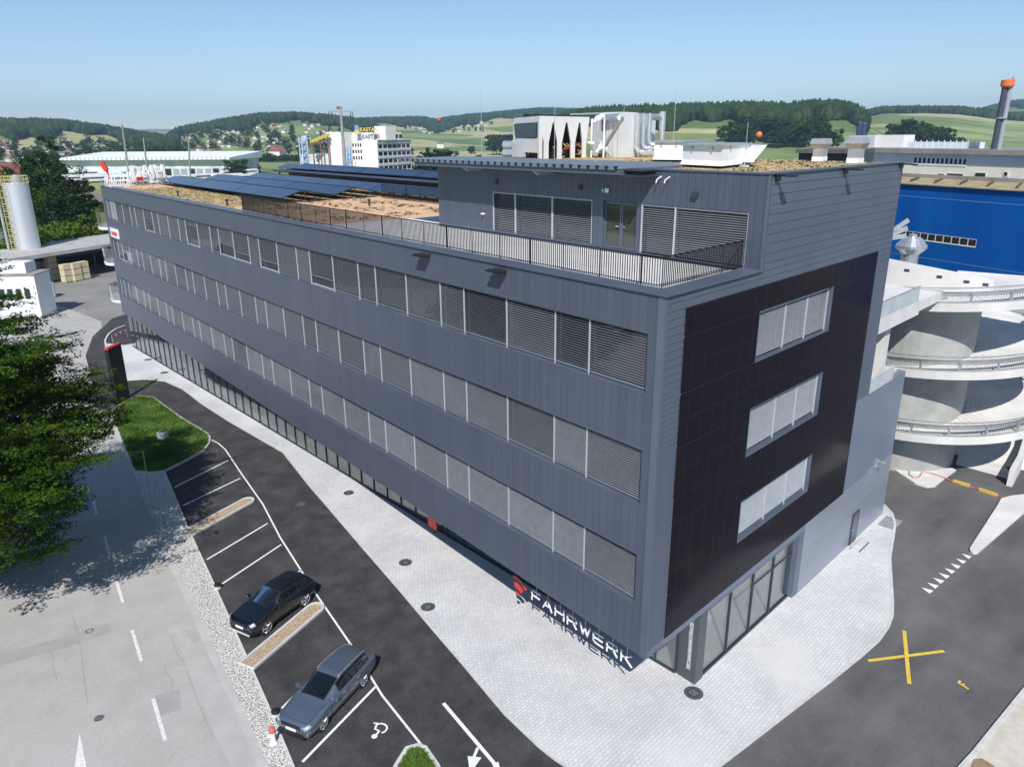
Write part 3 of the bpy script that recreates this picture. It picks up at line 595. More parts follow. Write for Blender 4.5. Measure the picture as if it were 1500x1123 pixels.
m.k = 1; m.rfbox(0, .12, -.3, .0, Z_B, P_TOP); m.box(-.003, .04, -.0, .06, Z_B, P_TOP)
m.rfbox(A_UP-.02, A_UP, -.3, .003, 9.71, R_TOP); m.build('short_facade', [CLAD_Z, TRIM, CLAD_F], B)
m = MB(); m.rfbox(14.25, A_LOW, -.36, -.002, -.05, 4.3); m.rfbox(18.9, A_LOW, -.36, -.03, 4.3, 9.71)
m.prism([RF(A_LOW, -.36), RF(A_LOW, -.03), (RF(A_LOW, -14)), RF(A_LOW-.4, -14)], -.05, 9.70); m.build('lower_wall', CLAD_S, B)
# black solar wall with its three window openings
WA0, WA1 = 6.63, 13.75; WROWS = [(14.63, 16.75), (10.44, 12.62), (6.33, 8.34)]
pv = MB(); cols = [1.23+(18.82-1.23)/20*k for k in range(21)]
zed = [4.28, 6.33, 8.34, 10.44, 12.62, 14.63, 16.75, 17.79]
for k in range(7):
    z0, z1 = zed[k]+.022, zed[k+1]-(.018 if k in (0, 2, 4) else 0)
    if k == 6: z1 = zed[7]
    if k in (1, 3, 5): z0 = zed[k]+.018; parts_ = [(1.23, WA0), (WA1, 18.82)]
    else: parts_ = [(1.23, 18.82)]
    for a0, a1 in parts_: pv.rfbox(a0, a1, -.03, .055, z0, z1)
pv.build('solar_wall', PVF, B)
m = MB(); m.rfbox(1.23, WA0, -.06, .02, 4.28, 17.78); m.rfbox(WA1, 18.82, -.06, .02, 4.28, 17.78)
for a, b in ((4.28, 6.33), (8.34, 10.44), (12.62, 14.63), (16.75, 17.78)): m.rfbox(WA0, WA1, -.06, .02, a, b)
m.build('solar_wall_frame', mat('solar_frame', (.30, .28, .28), None, rough=.5), B)
for z0, z1 in WROWS:
    wn = MB(); wn.rfbox(WA0, WA1, -.355, -.30, z0, z1); wn.k = 1
    wn.rfbox(WA0, WA0+.04, -.3, .06, z0, z1); wn.rfbox(WA1-.04, WA1, -.3, .06, z0, z1); wn.rfbox(WA0+.04, WA1-.04, -.3, .065, z0+.002, z0+.04); wn.rfbox(WA0+.04, WA1-.04, -.3, .0, z1-.03, z1)
    wn.k = 2
    for a in (WA0+2.75, WA0+4.85, WA1-.12): wn.rfbox(a-.03, a+.03, -.17, -.11, z0+.04, z1-.03)
    wo = wn.build('solar_wall_window', [GLASS, TRIM, RAILW], B)
    bl = MB(); z = z1-.2; bl.rfbox(WA0+.05, WA1-.08, -.22, -.09, z1-.15, z1-.03)
    while z > z0+.16:
        q0, q1 = RF(WA0+.05, -.12), RF(WA1-.1, -.12); r0, r1 = RF(WA0+.05, -.19), RF(WA1-.1, -.19)
        bl.face((*q0, z-.008), (*q1, z-.008), (*r1, z+.008), (*r0, z+.008)); z -= .092
    bl.build('blind', BLINDW, wo)
# parapet coping, terrace, roofs
m = MB(); m.prism([(-.09, -.10), (.75, .80), (.75, LEN), (-.09, LEN+.05)], P_TOP+.003, P_TOP+.06)
m.prism([(-.09, -.105), (6.37, -.09+.65), (6.37, .80+.65), (.755, .805)], P_TOP+.005, P_TOP+.062)
m.prism([(.76, LEN-.7), (far_r[0], far_r[1]-.7), (far_r[0], far_r[1]+.1), (.76, LEN+.05)], P_TOP+.003, P_TOP+.06); m.build('parapet_coping', TRIM, B)
XP = 6.36
m = MB(); m.sheet([(.4, .6), (20, 2.4), (20, 27), (.4, 28.2)], P_TOP-.10); m.build('terrace_floor', TERR, B)
m = MB(); m.sheet([(.4, 28.2), (20, 27), (24.5, 81), (.4, 79.9)], P_TOP-.09); m.build('orange_roof', ROOFSOIL, B)
m = MB(); m.sheet([(.77, 45), (16, 45), (16, 72), (.77, 72)], P_TOP-.08); m.build('planted_roof', ROOFSED, B)
pen = MB(); pen.prism([(XP+.3, .95), RF(A_UP, -.3), (22.5, 22.6), (XP+.3, 22.58)], P_TOP-.1, R_TOP-.02)
pen.k = 1
for z0, z1, ys in ((20.56, R_TOP, [(.66, 22.6)]), (P_TOP-.1, 20.56, [(.66, 1.35), (17.42, 22.6), (6.80, 7.05), (9.10, 9.80)])):
    for y0, y1 in ys: pen.box(XP, XP+.31, y0, y1, z0, z1)
pen.k = 2; pen.box(XP-.02, XP, 9.8, 22.62, P_TOP-.09, P_TOP+.12); pen.box(XP-.004, XP+.1, .60, .66, P_TOP, R_TOP)
pen.box(XP, XP+.1, 22.6, 22.63, P_TOP-.1, R_TOP)
pen.build('penthouse_wall', [DARKIN, CLAD_P, TRIM], B)
def slat_window(y0, y1, z0, z1, posts, bm):
    wn = MB(); wn.box(XP+.24, XP+.295, y0, y1, z0, z1); wn.k = 1
    for y in posts: wn.box(XP+.03, XP+.09, y-.035, y+.035, z0, z1)
    wn.k = 2; wn.box(XP-.03, XP+.24, y0, y1, z0-.04, z0+.01)
    wo = wn.build('penthouse_window', [GLASS, RAILW, TRIM], B); bl = MB(); z = z1-.1; bl.box(XP+.04, XP+.16, y0+.03, y1-.03, z1-.08, z1-.005)
    while z > z0+.05:
        bl.face((XP+.07, y0+.04, z-.016), (XP+.07, y1-.04, z-.016), (XP+.15, y1-.04, z+.016), (XP+.15, y0+.04, z+.016)); z -= .092
    bl.build('blind', bm, wo)
for y0, y1 in ((15.52, 17.40), (12.63, 15.52), (9.84, 12.63)): slat_window(y0, y1, P_TOP+.05, 20.55, (y0, y1) if y1 > 17 else (y0,), BLIND)
for y0, y1 in ((4.94, 6.78), (1.37, 4.94)): slat_window(y0, y1, P_TOP+.05, 20.55, (y0, y1) if y0 > 2 else (y0,), BLIND)
pgl = glassy('terrace_door_glass', (.05, .06, .045), 1.7, .03)
for y0, y1 in ((8.06, 9.08), (7.07, 8.02)):
    d = MB(); d.k = 1
    for q0, q1, z0, z1 in ((y0, y1, P_TOP+.08, P_TOP+.18), (y0, y1, 20.43, 20.53), (y0, y0+.07, P_TOP+.18, 20.43), (y1-.07, y1, P_TOP+.18, 20.43)): d.box(XP+.12, XP+.2, q0, q1, z0, z1)
    d.k = 0; d.box(XP+.15, XP+.17, y0+.07, y1-.07, P_TOP+.18, 20.43); do = d.build('terrace_door', [pgl, TRIM], B)
    MB().box(XP+.07, XP+.11, (y0+.12 if y0 > 8 else y1-.2), (y0+.28 if y0 > 8 else y1-.16), 19.42, 19.46).build('handle', RAILW, do)
MB().box(XP-.05, XP+.3, 6.8, 9.85, P_TOP-.05, P_TOP+.06).build('door_step', TRIM, B)
# penthouse roof, coping and projecting canopy
m = MB(); m.prism([(XP+.25, .9), RF(A_UP-.1, -.2), (22.4, 22.5), (XP+.25, 22.5)], R_TOP-.03, R_TOP-.015); m.build('penthouse_roof', ROOFSED, B)
m = MB(); m.prism([(XP-.06, .56), RF(A_UP+.03, .06), RF(A_UP+.03, -.3), (XP+.3, .98)], R_TOP, R_TOP+.06); m.prism([(XP-.06, .57), (XP+.3, .985), (XP+.3, 7.0), (XP-.06, 7.0)], R_TOP+.002, R_TOP+.062)
m.build('roof_coping', TRIM, B)
cz0, cz1, cx0, cx1 = 22.02, 22.24, 4.92, 9.2; cy0, cy1 = 6.95, 24.1
m = MB(); m.hexa([(cx0+.05, cy0, cz0-.20), (cx1, cy0, cz0-.1), (cx1, cy1-1.2, cz0-.1), (cx0+.05, cy1-1.2, cz0-.20)], [(cx0+.05, cy0, cz0), (cx1, cy0, cz0+.08), (cx1, cy1-1.2, cz0+.08), (cx0+.05, cy1-1.2, cz0)])
m.k = 1; y = cy0
while y < cy1-.05:                          # trapezoid sheet ribs running front to back
    yy = [y, y+.13, y+.19, y+.49, y+.55]; zz_ = [.03, .03, .16, .16, .03]
    A = [(cx0-.04, yy[i], cz0+zz_[i]) for i in range(5)]; Bq = [(cx1, yy[i], cz0+zz_[i]+.03) for i in range(5)]
    for i in range(4): m.face(A[i], A[i+1], Bq[i+1], Bq[i])
    m.face(A[1], (cx0-.04, yy[1], cz0+.0), (cx0-.04, yy[4], cz0+.0), A[4], A[3], A[2]); m.k = 2; m.face((cx0-.045, yy[0]-.06, cz0+.16), (cx0-.045, yy[0], cz0), (cx0-.045, yy[1], cz0), (cx0-.045, yy[1]+.06, cz0+.16)); m.k = 1; y += .55  # black faces paint the shadow in the valleys between the ribs
m.build('canopy_roof', [TRIM, mat('corrugated_sheet', (.17, .20, .255), (.21, .24, .295), 1, rough=.4, metal=.3), BLACK], B)
m = MB(); m.box(5.3, 6.3, 6.0, 6.93, cz0-.05, cz0+.02); m.box(5.0, 6.3, 5.9, 6.95, cz0-.27, cz0-.20); m.build('canopy_bracket', DARKMET, B)
for y in (18.2, 12.5): MB().hexa([(5.3, y-.04, 21.62), (6.36, y-.04, 21.62), (6.36, y+.04, 21.62), (5.3, y+.04, 21.62)], [(5.0, y-.04, 21.8), (6.36, y-.04, 21.8), (6.36, y+.04, 21.8), (5.0, y+.04, 21.8)]).build('canopy_bracket', GALV, B)
# railings of the terrace
def railing(pts, z0, h, name, sp=.115, dense=True):
    m = MB()
    for (x0, y0), (x1, y1) in zip(pts[:-1], pts[1:]):
        L_ = math.hypot(x1-x0, y1-y0); n = int(L_/sp); an = math.atan2(y1-y0, x1-x0)
        for i in range(n+1):
            t = i/n; m.rbox(x0+(x1-x0)*t, y0+(y1-y0)*t, z0, .035, .014, h, an+math.pi/2)
        m.bar((x0, y0, z0+h+.02), (x1, y1, z0+h+.02), .05, .04); m.bar((x0, y0, z0+.06), (x1, y1, z0+.06), .04, .012)
        for i in range(int(L_/2)+1):
            t = min(1, i*2/L_); m.rbox(x0+(x1-x0)*t, y0+(y1-y0)*t, z0-.3, .016, .04, h+.3, an)
    return m.build(name, BLACK, B)
railing([(.86, 39.9), (.86, .93), (6.34, 1.49)], P_TOP+.06, 1.02, 'terrace_railing')
railing([(14.6, 43.7), (14.9, 24.5)], P_TOP-.1, 1.15, 'roof_railing', .14)
# ground floor glazing along the long side (recessed, slightly skew to the facade)
g0, g1 = np.array([4.29, .66]), np.array([.12, 78.9]); ng = 24; gd = (g1-g0)/np.linalg.norm(g1-g0); gn = np.array([-gd[1], gd[0]]); 
for k in range(ng):
    a = g0+(g1-g0)*((k+.0)/ng) if k else g0+gd*1.0; b = g0+(g1-g0)*((k+1)/ng); c = (a+b)/2
    def q(p, o): return tuple(p-gn*(-o))
    wn = MB(); wn.prism([q(a, .0), q(b, .0), q(b, -.04), q(a, -.04)], .12, Z_B); wn.k = 1
    for p in (a, c): wn.prism([q(p-gd*.025, .06), q(p+gd*.025, .06), q(p+gd*.025, -.05), q(p-gd*.025, -.05)], .1, Z_B-.004)
    wn.prism([q(a, .05), q(b, .05), q(b, -.06), q(a, -.06)], .0, .12); wn.build('shop_window', [SHOPGL, DARKMET], B)
# entrance corner and short side glazing
m = MB(); m.prism([(4.29, .60), RF(5.02, -.18), RF(5.02, -.5), (4.6, 1.0), (4.29, 1.68)], .0, Z_B-.006); m.build('corner_column', mat('column_grey', (.055, .07, .082), (.065, .08, .092), 1, .45), B)
gl = [5.04, 7.25, 9.42, 11.52, 13.68]
for k in range(4):
    wn = MB(); wn.rfbox(gl[k], gl[k+1], -.36, -.30, .1, 3.8); wn.k = 1
    wn.rfbox(gl[k]-.03, gl[k]+.03, -.37, -.24, .1, 3.8); wn.rfbox(gl[k]+.03, gl[k+1]-.03, -.35, -.27, 2.66, 2.72) if k >= 2 else None
    wn.rfbox(gl[k], gl[k+1], -.37, -.22, 0, .10); wn.build('shop_window', [SHOPGL, DARKMET], B)
m = MB(); m.rfbox(13.68, 14.26, -.5, -.02, 0, 4.0); m.rfbox(4.9, 13.68, -.4, -.02, 3.76, 3.95); m.build('shopfront_frame', TRIM, B)
m = MB(); m.rfbox(21.1, 22.1, .001, .05, .02, 2.1); m.k = 1; m.rfbox(21.22, 21.98, .05, .055, .12, 2.0); dd = m.build('side_door', [DARKMET, TRIM], B); MB().rfbox(21.2, 21.24, .055, .12, 1.0, 1.12).build('handle', SILVER, dd)
m = MB(); m.rfbox(22.45, 24.2, .001, .012, 3.45, 4.5); m.build('wall_hatch', mat('hatch_grey', (.22, .27, .35), None, rough=.4), B)
m = MB(); m.rfbox(23.66, 23.8, .0, .6, 4.68, 4.76); m.rfbox(23.6, 23.86, .0, .12, 4.3, 4.8); m.build('wall_camera', GALV, B)
MB().rfbox(24.9, 26.5, .3, 1.3, .03, .04).build('ground_grate', GALV, B)
m = MB(); m.rfbox(20.75, 22.25, .3, .75, .03, .22); m.k = 1; m.rfbox(20.75, 22.25, .75, .78, .03, .10); m.build('door_step', [KERB, DARKMET], B)
# corner address lettering, reads upwards
cdir = Vector((gd[0], gd[1], 0)); ex = Vector((0, 0, 1)); ey = Vector((cdir.x, cdir.y, 0)); ez = ex.cross(ey)
text_mesh('TECHNORAMASTRASSE 1', .27, .008, 'address_lettering', SIGNW, B, Vector((4.29-.012, .60, 0))+cdir*.28+Vector((0, 0, .62)), Matrix((ex, ey, ez)).transposed(), shear=.25, off=-.003, xs=.88)
# furniture seen through the corner glazing
fx, fy = RF(10.4, -3.2); t = thing('display_shelf', 'dark display shelf with plants behind the glazing of the short side', 'shelf', (fx, fy, .04)); m = MB()
for a in (9.0, 10.4, 11.8): m.rfbox(a-.03, a+.03, -3.4, -2.9, .04, 1.9)
for z in (.45, .95, 1.45): m.rfbox(9.0, 11.8, -3.4, -2.9, z, z+.05)
m.rfbox(9.0, 11.8, -3.42, -3.4, .04, 1.9); m.build('frame', DARKMET, t)
q = np.array([[*RF(9.1+2.6*rng.random(), -3.1-.2*rng.random()), 1.55+.35*rng.random()] for _ in range(260)]); V, F = leaf_quads(q, .16, .2, .6); raw_mesh('plants', V-np.array(WORLD[t.name]), F, LEAF1, parent=t)
fx, fy = RF(6.4, -3.4); t = thing('lounge_sofa', 'dark green sofa behind the glazing next to the corner column', 'sofa', (fx, fy, .04)); m = MB(); m.rfbox(5.3, 7.6, -3.6, -2.7, .14, .48); m.build('seat', mat('sofa_green', (.02, .045, .03), None, rough=.9), t); m = MB(); m.rfbox(5.3, 7.6, -3.85, -3.6, .14, .95); m.build('backrest', MATS['sofa_green'], t); m = MB()
for a in (5.4, 7.5): m.rfbox(a-.04, a+.04, -3.7, -2.8, .04, .14)
m.build('leg', DARKMET, t)
fx, fy = RF(8.4, -2.2); t = thing('side_table', 'low white round table standing between sofa and shelf behind the glazing', 'table', (fx, fy, .04)); MB().lathe((fx, fy, .5), [(.42, 0), (.42, .04)], 20).build('tabletop', WHITEP, t); MB().lathe((fx, fy, .04), [(.22, 0), (.22, .03), (.04, .05), (.04, .46)], 12).build('pedestal', DARKMET, t)
# floodlights, cameras, signs on the building
def flood(yc): 
    m = MB(); m.box(-.55, -.10, yc-.42, yc+.42, P_TOP-.28, P_TOP-.20); m.k = 1; m.box(-.14, .0, yc-.34, yc+.34, P_TOP-.26, P_TOP-.16); m.bar((-.3, yc+.5, P_TOP-.2), (-.3, yc-.5, P_TOP-.2), .04); return m.build('floodlight', [BLACK, DARKMET], B)
flood(14.37); flood(8.71)
for a in (7.05, 13.4, 20.3):
    m = MB(); m.rfbox(a-.16, a+.16, .02, .10, R_TOP-.26, R_TOP-.02); m.rfbox(a-.05, a+.05, .1, .62, R_TOP-.10, R_TOP-.04); m.rfbox(a-.2, a+.2, .45, .75, R_TOP-.1, R_TOP-.05); m.build('floodlight', BLACK, B)
for y, z in ((3.9, 21.1),):
    m = MB(); m.box(XP-.16, XP, y-.14, y+.14, z-.1, z+.1); m.build('wall_lamp', DARKMET, B)
for y in (17.0, 10.6): MB().box(XP-.1, XP, y-.09, y+.09, 20.95, 21.2).build('wall_lamp', DARKMET, B)
m = MB(); m.tube([(XP, 18.15, 19.30), (XP-.22, 18.15, 19.32)], .05); m.build('wall_camera', SIGNW, B)
for y in (5.75, 5.3): MB().tube([(XP, y, 21.75), (XP-.3, y, 21.62), (XP-.34, y, 21.5)], .025, 6).build('roof_drain_spout', SIGNW, B)
ex_ = MB(); ex_.box(XP-.03, XP-.002, 8.74, 9.24, 20.90, 21.13); es = tag(ex_.build('exit_sign', mat('sign_green', (.01, .20, .11), None, rough=.5)), 'small green and white emergency exit sign on the penthouse wall above the door', 'sign')
m = MB(); m.box(XP-.036, XP-.031, 8.76, 8.86, 20.92, 21.11); m.box(XP-.036, XP-.031, 8.88, 8.98, 20.92, 21.11); m.box(XP-.036, XP-.031, 9.06, 9.2, 20.99, 21.03); m.face((XP-.035, 9.09, 21.08), (XP-.035, 9.17, 21.01), (XP-.035, 9.09, 20.94)); m.box(XP-.036, XP-.031, 9.1, 9.16, 20.95, 21.07); m.build('exit_symbol', SIGNW, es)
pz = thing('company_sign', 'small white sign with red lettering high on the far end of the long facade', 'sign', (-.05, 77.6, 13.0))
MB().box(-.12, -.01, 75.6, 79.0, 12.9, 13.9).build('board', SIGNW, pz); m = MB()
for k in range(6): m.box(-.14, -.125, 75.95+.45*k, 76.28+.45*k, 13.15, 13.55)
m.build('lettering', RED, pz)
# FAHRWERK letters hanging under the facade edge, and the red emblem
fs = thing('facade_lettering', 'white lettering reading FAHRWERK hanging under the lower edge of the long facade', 'sign', (1.0, 4.6, 2.1))
GLY = {'F': [[(.0, 0), (0, .88), (.12, 1), (1, 1)], [(0, .5), (.92, .5)]], 'A': [[(0, 0), (.44, .92), (.56, .92), (1, 0)], [(.24, .36), (.76, .36)]], 'H': [[(0, 0), (0, 1)], [(1, 0), (1, 1)], [(0, .5), (1, .5)]],
       'R': [[(0, 0), (0, .88), (.12, 1), (.86, 1), (1, .86), (1, .60), (.86, .46), (.02, .46)], [(.6, .46), (1, 0)]], 'W': [[(0, 1), (.28, .02), (.52, .78), (.76, .02), (1.05, 1)]],
       'E': [[(1, 1), (.12, 1), (0, .86), (0, .14), (.12, 0), (1, 0)], [(.02, .5), (.92, .5)]], 'K': [[(0, 0), (0, 1)], [(.98, 1), (.30, .5), (.12, .5)], [(.36, .5), (1.02, 0)]]}
lw, lh, gap, ystart, zl = .58, .52, .25, 7.92, 2.13
for k, ch in enumerate('FAHRWERK'):
    m = MB(); y = ystart-k*(lw+gap)
    for st in GLY[ch]:
        for p, q in zip(st[:-1], st[1:]):
            p3, q3 = Vector((1.0, y-p[0]*lw, zl+p[1]*lh)), Vector((1.0, y-q[0]*lw, zl+q[1]*lh)); d = (q3-p3).normalized()*.03; m.bar(p3-d, q3+d, .04, .068)
    m.box(1.03, 1.045, y-.30, y-.29, zl+lh*.5, Z_B); m.build('letter', SIGNW, fs)
em = thing('red_emblem', 'red emblem of curved bands hanging under the facade beside the white lettering', 'sign', (1.0, 9.0, 1.7))
def fan(r0, r1, a0, a1, cy, cz, x0=.985, x1=1.015):
    m = MB(); n = 8; A = [(cy-r*math.sin(t), cz+r*math.cos(t)) for r, ts in ((r0, np.linspace(a0, a1, n)), (r1, np.linspace(a1, a0, n))) for t in ts]
    return m.hexa([(x1, y, z) for y, z in A], [(x0, y, z) for y, z in A])
fan(.96, 1.12, -.22, .80, 9.1, 1.68).build('band', RED, em); fan(.48, .76, -.22, .80, 9.1, 1.68).build('band', RED, em); fan(.05, .28, -.22, .80, 9.1, 1.68).build('band', RED, em)
p_, q_ = LX(627, 759, 2.9), LX(640, 777, 2.9); bb = thing('red_banner', 'dark red panel standing in the shade under the long overhang', 'banner', (2.9, q_[1], 0))
MB().box(2.88, 2.93, q_[1], p_[1], q_[2], p_[2]+.5).build('panel', RED, bb); MB().box(2.94, 2.99, q_[1]+.3, q_[1]+.4, .0, p_[2]+.5).build('post', DARKMET, bb)
# round balconies at the far end
for k, z in enumerate((5.2, 9.6, 13.7)):
    m = MB(); c = (1.75, 82.4, 0); m.lathe(c, [(2.3, z-.28), (2.35, z), (2.35, z+.02)], 28); bo = m.build('round_balcony', WHITEP, B); m2 = MB(); m2.lathe(c, [(2.3, z+.02), (2.34, z+1.7)], 28, caps=False); m2.build('balustrade', clear_glass('balcony_glass', (.72, .80, .86), .5) if k == 0 else bpy.data.materials['balcony_glass'], bo)
# ------------------------------------------------------------------ equipment on the roofs
def pv_row(x0, z0, x1, z1, y0, y1, lab, grp, seg=11.4):
    t = thing('solar_panel_row', lab, 'solar panels', ((x0+x1)/2, (y0+y1)/2, min(z0, z1)-.3), grp); y = y0; k = 0
    while y < y1-1:
        e = min(y+seg-.18, y1); m = MB(); m.hexa([(x0, y, z0-.05), (x1, y, z1-.05), (x1, e, z1-.05), (x0, e, z0-.05)], [(x0, y, z0), (x1, y, z1), (x1, e, z1), (x0, e, z0)]); m.build('panel_bank', PVR, t)
        f = MB()
        for q in (y+.3, (y+e)/2, e-.3):
            hi, lo = (x0, x1) if z0 > z1 else (x1, x0); zt, zb = max(z0, z1), min(z0, z1); base = zb-.42
            f.bar((hi, q, base), (hi, q, zt-.05), .05); f.bar((hi, q, base), (lo, q, zb-.05), .05); f.bar((hi, q, base+.02), (lo, q, base+.02), .05)
        hi, zt = (x0, z0) if z0 > z1 else (x1, z1); f.bar((hi, y+.1, zt-.08), (hi, e-.1, zt-.08), .06); f.build('support_frame', DARKMET, t); y += seg; k += 1
GR = 'rows of solar panels on the main roof'
pv_row(5.7, 18.72, 7.5, 19.22, 44.3, 79, 'front row of blue roof solar panels, next to the strip of orange and green roof', GR)
pv_row(7.9, 19.22, 10.1, 18.72, 44.3, 79, 'second row of blue roof solar panels, backing onto the front row', GR)
pv_row(10.6, 18.72, 12.3, 19.22, 44.6, 78, 'third row of blue roof solar panels from the long facade', GR)
pv_row(12.7, 19.22, 14.6, 18.72, 44.6, 78, 'fourth row of blue roof solar panels, beside the raised dark roof edge', GR)
pv_row(15.3, 18.72, 17.2, 19.22, 24.5, 78, 'fifth row of blue roof solar panels, just behind the inner roof railing', GR)
pv_row(17.6, 19.22, 19.6, 18.72, 24.5, 78, 'sixth row of blue roof solar panels, tucked against the raised roof edge', GR)
up = thing('upper_roof', 'raised dark flat roof with a grey edge carrying a second field of solar panels', 'roof', (20.3, 50, P_TOP-.1))
m = MB(); m.prism([(20.4, 24.4), (25.6, 24.4), (25.0, 80.6), (20.2, 80.6)], 19.2, 19.45); m.build('roof_slab', DARKMET, up)
m = MB(); m.box(20.1, 20.3, 24.2, 80.8, 19.32, 19.50); m.build('fascia', TRIM, up); m = MB(); m.prism([(22, 24.4), (25.2, 24.4), (24.6, 80), (22, 80)], P_TOP-.1, 19.19); m.build('wall', DARKMET, up)
m = MB()
for y in np.arange(25, 80, 4.2): m.box(20.6, 20.75, y, y+.12, P_TOP-.1, 19.2)
m.build('posts', DARKMET, up)
GR2 = 'rows of solar panels on the raised roof'
for k, (a, b, c, d) in enumerate(((20.6, 19.72, 21.7, 20.05), (21.9, 20.05, 23.0, 19.72), (23.2, 19.72, 24.2, 20.05), (24.3, 20.05, 25.2, 19.72))): pv_row(a, b, c, d, 25, 80, ['nearest row of solar panels along the edge of the raised roof', 'second row of solar panels on the raised roof', 'third row of solar panels on the raised roof', 'farthest row of solar panels on the raised roof'][k], GR2)
# roof pots and small plants on the substrate
for k, (px, py) in enumerate([(541, 301), (261, 287.5), (333, 301)]):
    x, y, _ = G(px, py, 18.3); t = thing('roof_vent', ['small dark vent pipe standing in the bare orange roof', 'small dark vent pipe near the far end of the planted roof edge', 'small dark vent pipe on the roof just left of the railing end'][k], 'vent pipe', (x, y, 18.27), 'small roof vents')
    MB().lathe((x, y, 18.27), [(.09, 0), (.09, .42)], 10).build('pipe', DARKMET, t); MB().lathe((x, y, 18.69), [(.15, 0), (.15, .05), (.04, .12)], 10).build('cowl', DARKMET, t)
n = 900; q = np.c_[1+13*rng.random(n), 28.5+16*rng.random(n), np.full(n, 18.28)]; q = q[(np.sin(q[:, 0]*1.7)+np.sin(q[:, 1]*1.3)+rng.normal(size=n)*.6) > .4]
cl = np.repeat(q, 14, 0)+rng.normal(size=(len(q)*14, 3))*[.1, .1, .06]; cl[:, 2] = np.maximum(cl[:, 2], 18.28)
V, F = leaf_quads(cl, .10, .3); tag(stuff(raw_mesh('roof_plants', V, F, LEAF4)), 'scattered small plants on the bare orange roof', 'plants')
n = 1500; q = np.c_[1+15*rng.random(n), 45+28*rng.random(n), np.full(n, 18.29)]; cl = np.repeat(q, 6, 0)+rng.normal(size=(n*6, 3))*[.15, .15, .05]; V, F = leaf_quads(cl, .13, .5); tag(stuff(raw_mesh('roof_plants', V, F, LEAF4)), 'low sedum plants on the roof strip beside the panels', 'plants')
n = 420; a_ = 6.6+13.8*rng.random(n); b_ = rng.random(n); q = np.c_[a_*CE+b_*0, a_*SE+.35+b_*12, np.full(n, 22.0)]; cl = np.repeat(q, 6, 0)+rng.normal(size=(n*6, 3))*[.12, .12, .04]; V, F = leaf_quads(cl, .11, .4); tag(stuff(raw_mesh('roof_plants', V, F, LEAF4)), 'sparse sedum plants on the penthouse roof', 'plants')
def at22(px, py, z=22.0): return G(px, py, z)
# chiller: white box on legs with V-shaped coils
cA, cB = AT(790, 233, 47.0), AT(862, 231, 51.5); cA[2] = cB[2] = 22.0; u = (cB-cA)[:2]; CL = np.linalg.norm(u); u /= CL; vdir = np.array([-u[1], u[0]])
cC = AT(753, 230, 52.5)[:2]; vdir = (cC-cA[:2]); CW = np.linalg.norm(vdir); vdir /= CW
def cq(s, t, z): p = cA[:2]+u*s*CL+vdir*t*CW; return (p[0], p[1], z)
ch = thing('chiller', 'white rooftop chiller with V shaped coils and a dark end panel', 'chiller', tuple(cA)); zt = ZAT(cA, 170)
m = MB(); m.hexa([cq(0, 0, zt-.35), cq(1, 0, zt-.35), cq(1, 1, zt-.35), cq(0, 1, zt-.35)], [cq(0, 0, zt), cq(1, 0, zt), cq(1, 1, zt), cq(0, 1, zt)])
for s in (0, .26, .53, .8):                 # tapered V panels between legs
    w_ = .26 if s < .8 else .2; c = s+w_/2; m.hexa([cq(c-.045, 0, zt-1.55), cq(c+.045, 0, zt-1.55), cq(c+.045, .03, zt-1.55), cq(c-.045, .03, zt-1.55)], [cq(s+.01, 0, zt-.35), cq(s+w_-.01, 0, zt-.35), cq(s+w_-.01, .03, zt-.35), cq(s+.01, .03, zt-.35)])
    m.hexa([cq(c-.045, 0, 22), cq(c+.045, 0, 22), cq(c+.045, .03, 22), cq(c-.045, .03, 22)], [cq(c-.045, 0, zt-1.55), cq(c+.045, 0, zt-1.55), cq(c+.045, .03, zt-1.55), cq(c-.045, .03, zt-1.55)])
for s, t in ((-.01, -.01), (-.01, .96), (.95, .96)): m.hexa([cq(s, t, 22), cq(s+.06, t, 22), cq(s+.06, t+.05, 22), cq(s, t+.05, 22)], [cq(s, t, zt-.3), cq(s+.06, t, zt-.3), cq(s+.06, t+.05, zt-.3), cq(s, t+.05, zt-.3)])
m.hexa([cq(-.012, .0, 22.4), cq(.02, .0, 22.4), cq(.02, 1, 22.4), cq(-.012, 1, 22.4)], [cq(-.012, 0, zt-1.25), cq(.02, 0, zt-1.25), cq(.02, 1, zt-1.25), cq(-.012, 1, zt-1.25)]); m.build('casing', WHITEP, ch)
m = MB(); m.hexa([cq(-.02, .12, zt-1.2), cq(.03, .04, zt-1.2), cq(.03, .9, zt-1.2), cq(-.02, .88, zt-1.2)], [cq(-.02, .05, zt-.38), cq(.03, .02, zt-.38), cq(.03, .96, zt-.38), cq(-.02, .96, zt-.38)]); m.build('coil', mat('coil_dark', (.03, .05, .075), None, rough=.3), ch)
m = MB(); m.hexa([cq(.06, .2, 22.02), cq(.97, .2, 22.02), cq(.97, .8, 22.02), cq(.06, .8, 22.02)], [cq(.06, .2, zt-.36), cq(.97, .2, zt-.36), cq(.97, .8, zt-.36), cq(.06, .8, zt-.36)]); m.build('coil', DARKIN, ch)
m = MB()
for k in range(4):
    p = cq(.12+.25*k, .5, zt); m.lathe(p, [(.55, 0), (.55, .18), (.48, .18)], 14)
m.build('fans', BLACK, ch)
m = MB()
for k in range(26):
    s = random.uniform(.32, .95); z = random.uniform(22.1, zt-1.5); p = cq(s, .1, z); q = cq(min(.97, s+random.uniform(-.1, .1)), .1, z+random.uniform(-.3, .3)); m.k = random.choice((0, 0, 1, 2)); m.tube([p, q], .05, 6)
m.build('pipework', [mat('copper_red', (.30, .07, .05), None, rough=.5), SILVER, mat('valve_yellow', (.6, .5, .1), None, rough=.5)], ch)
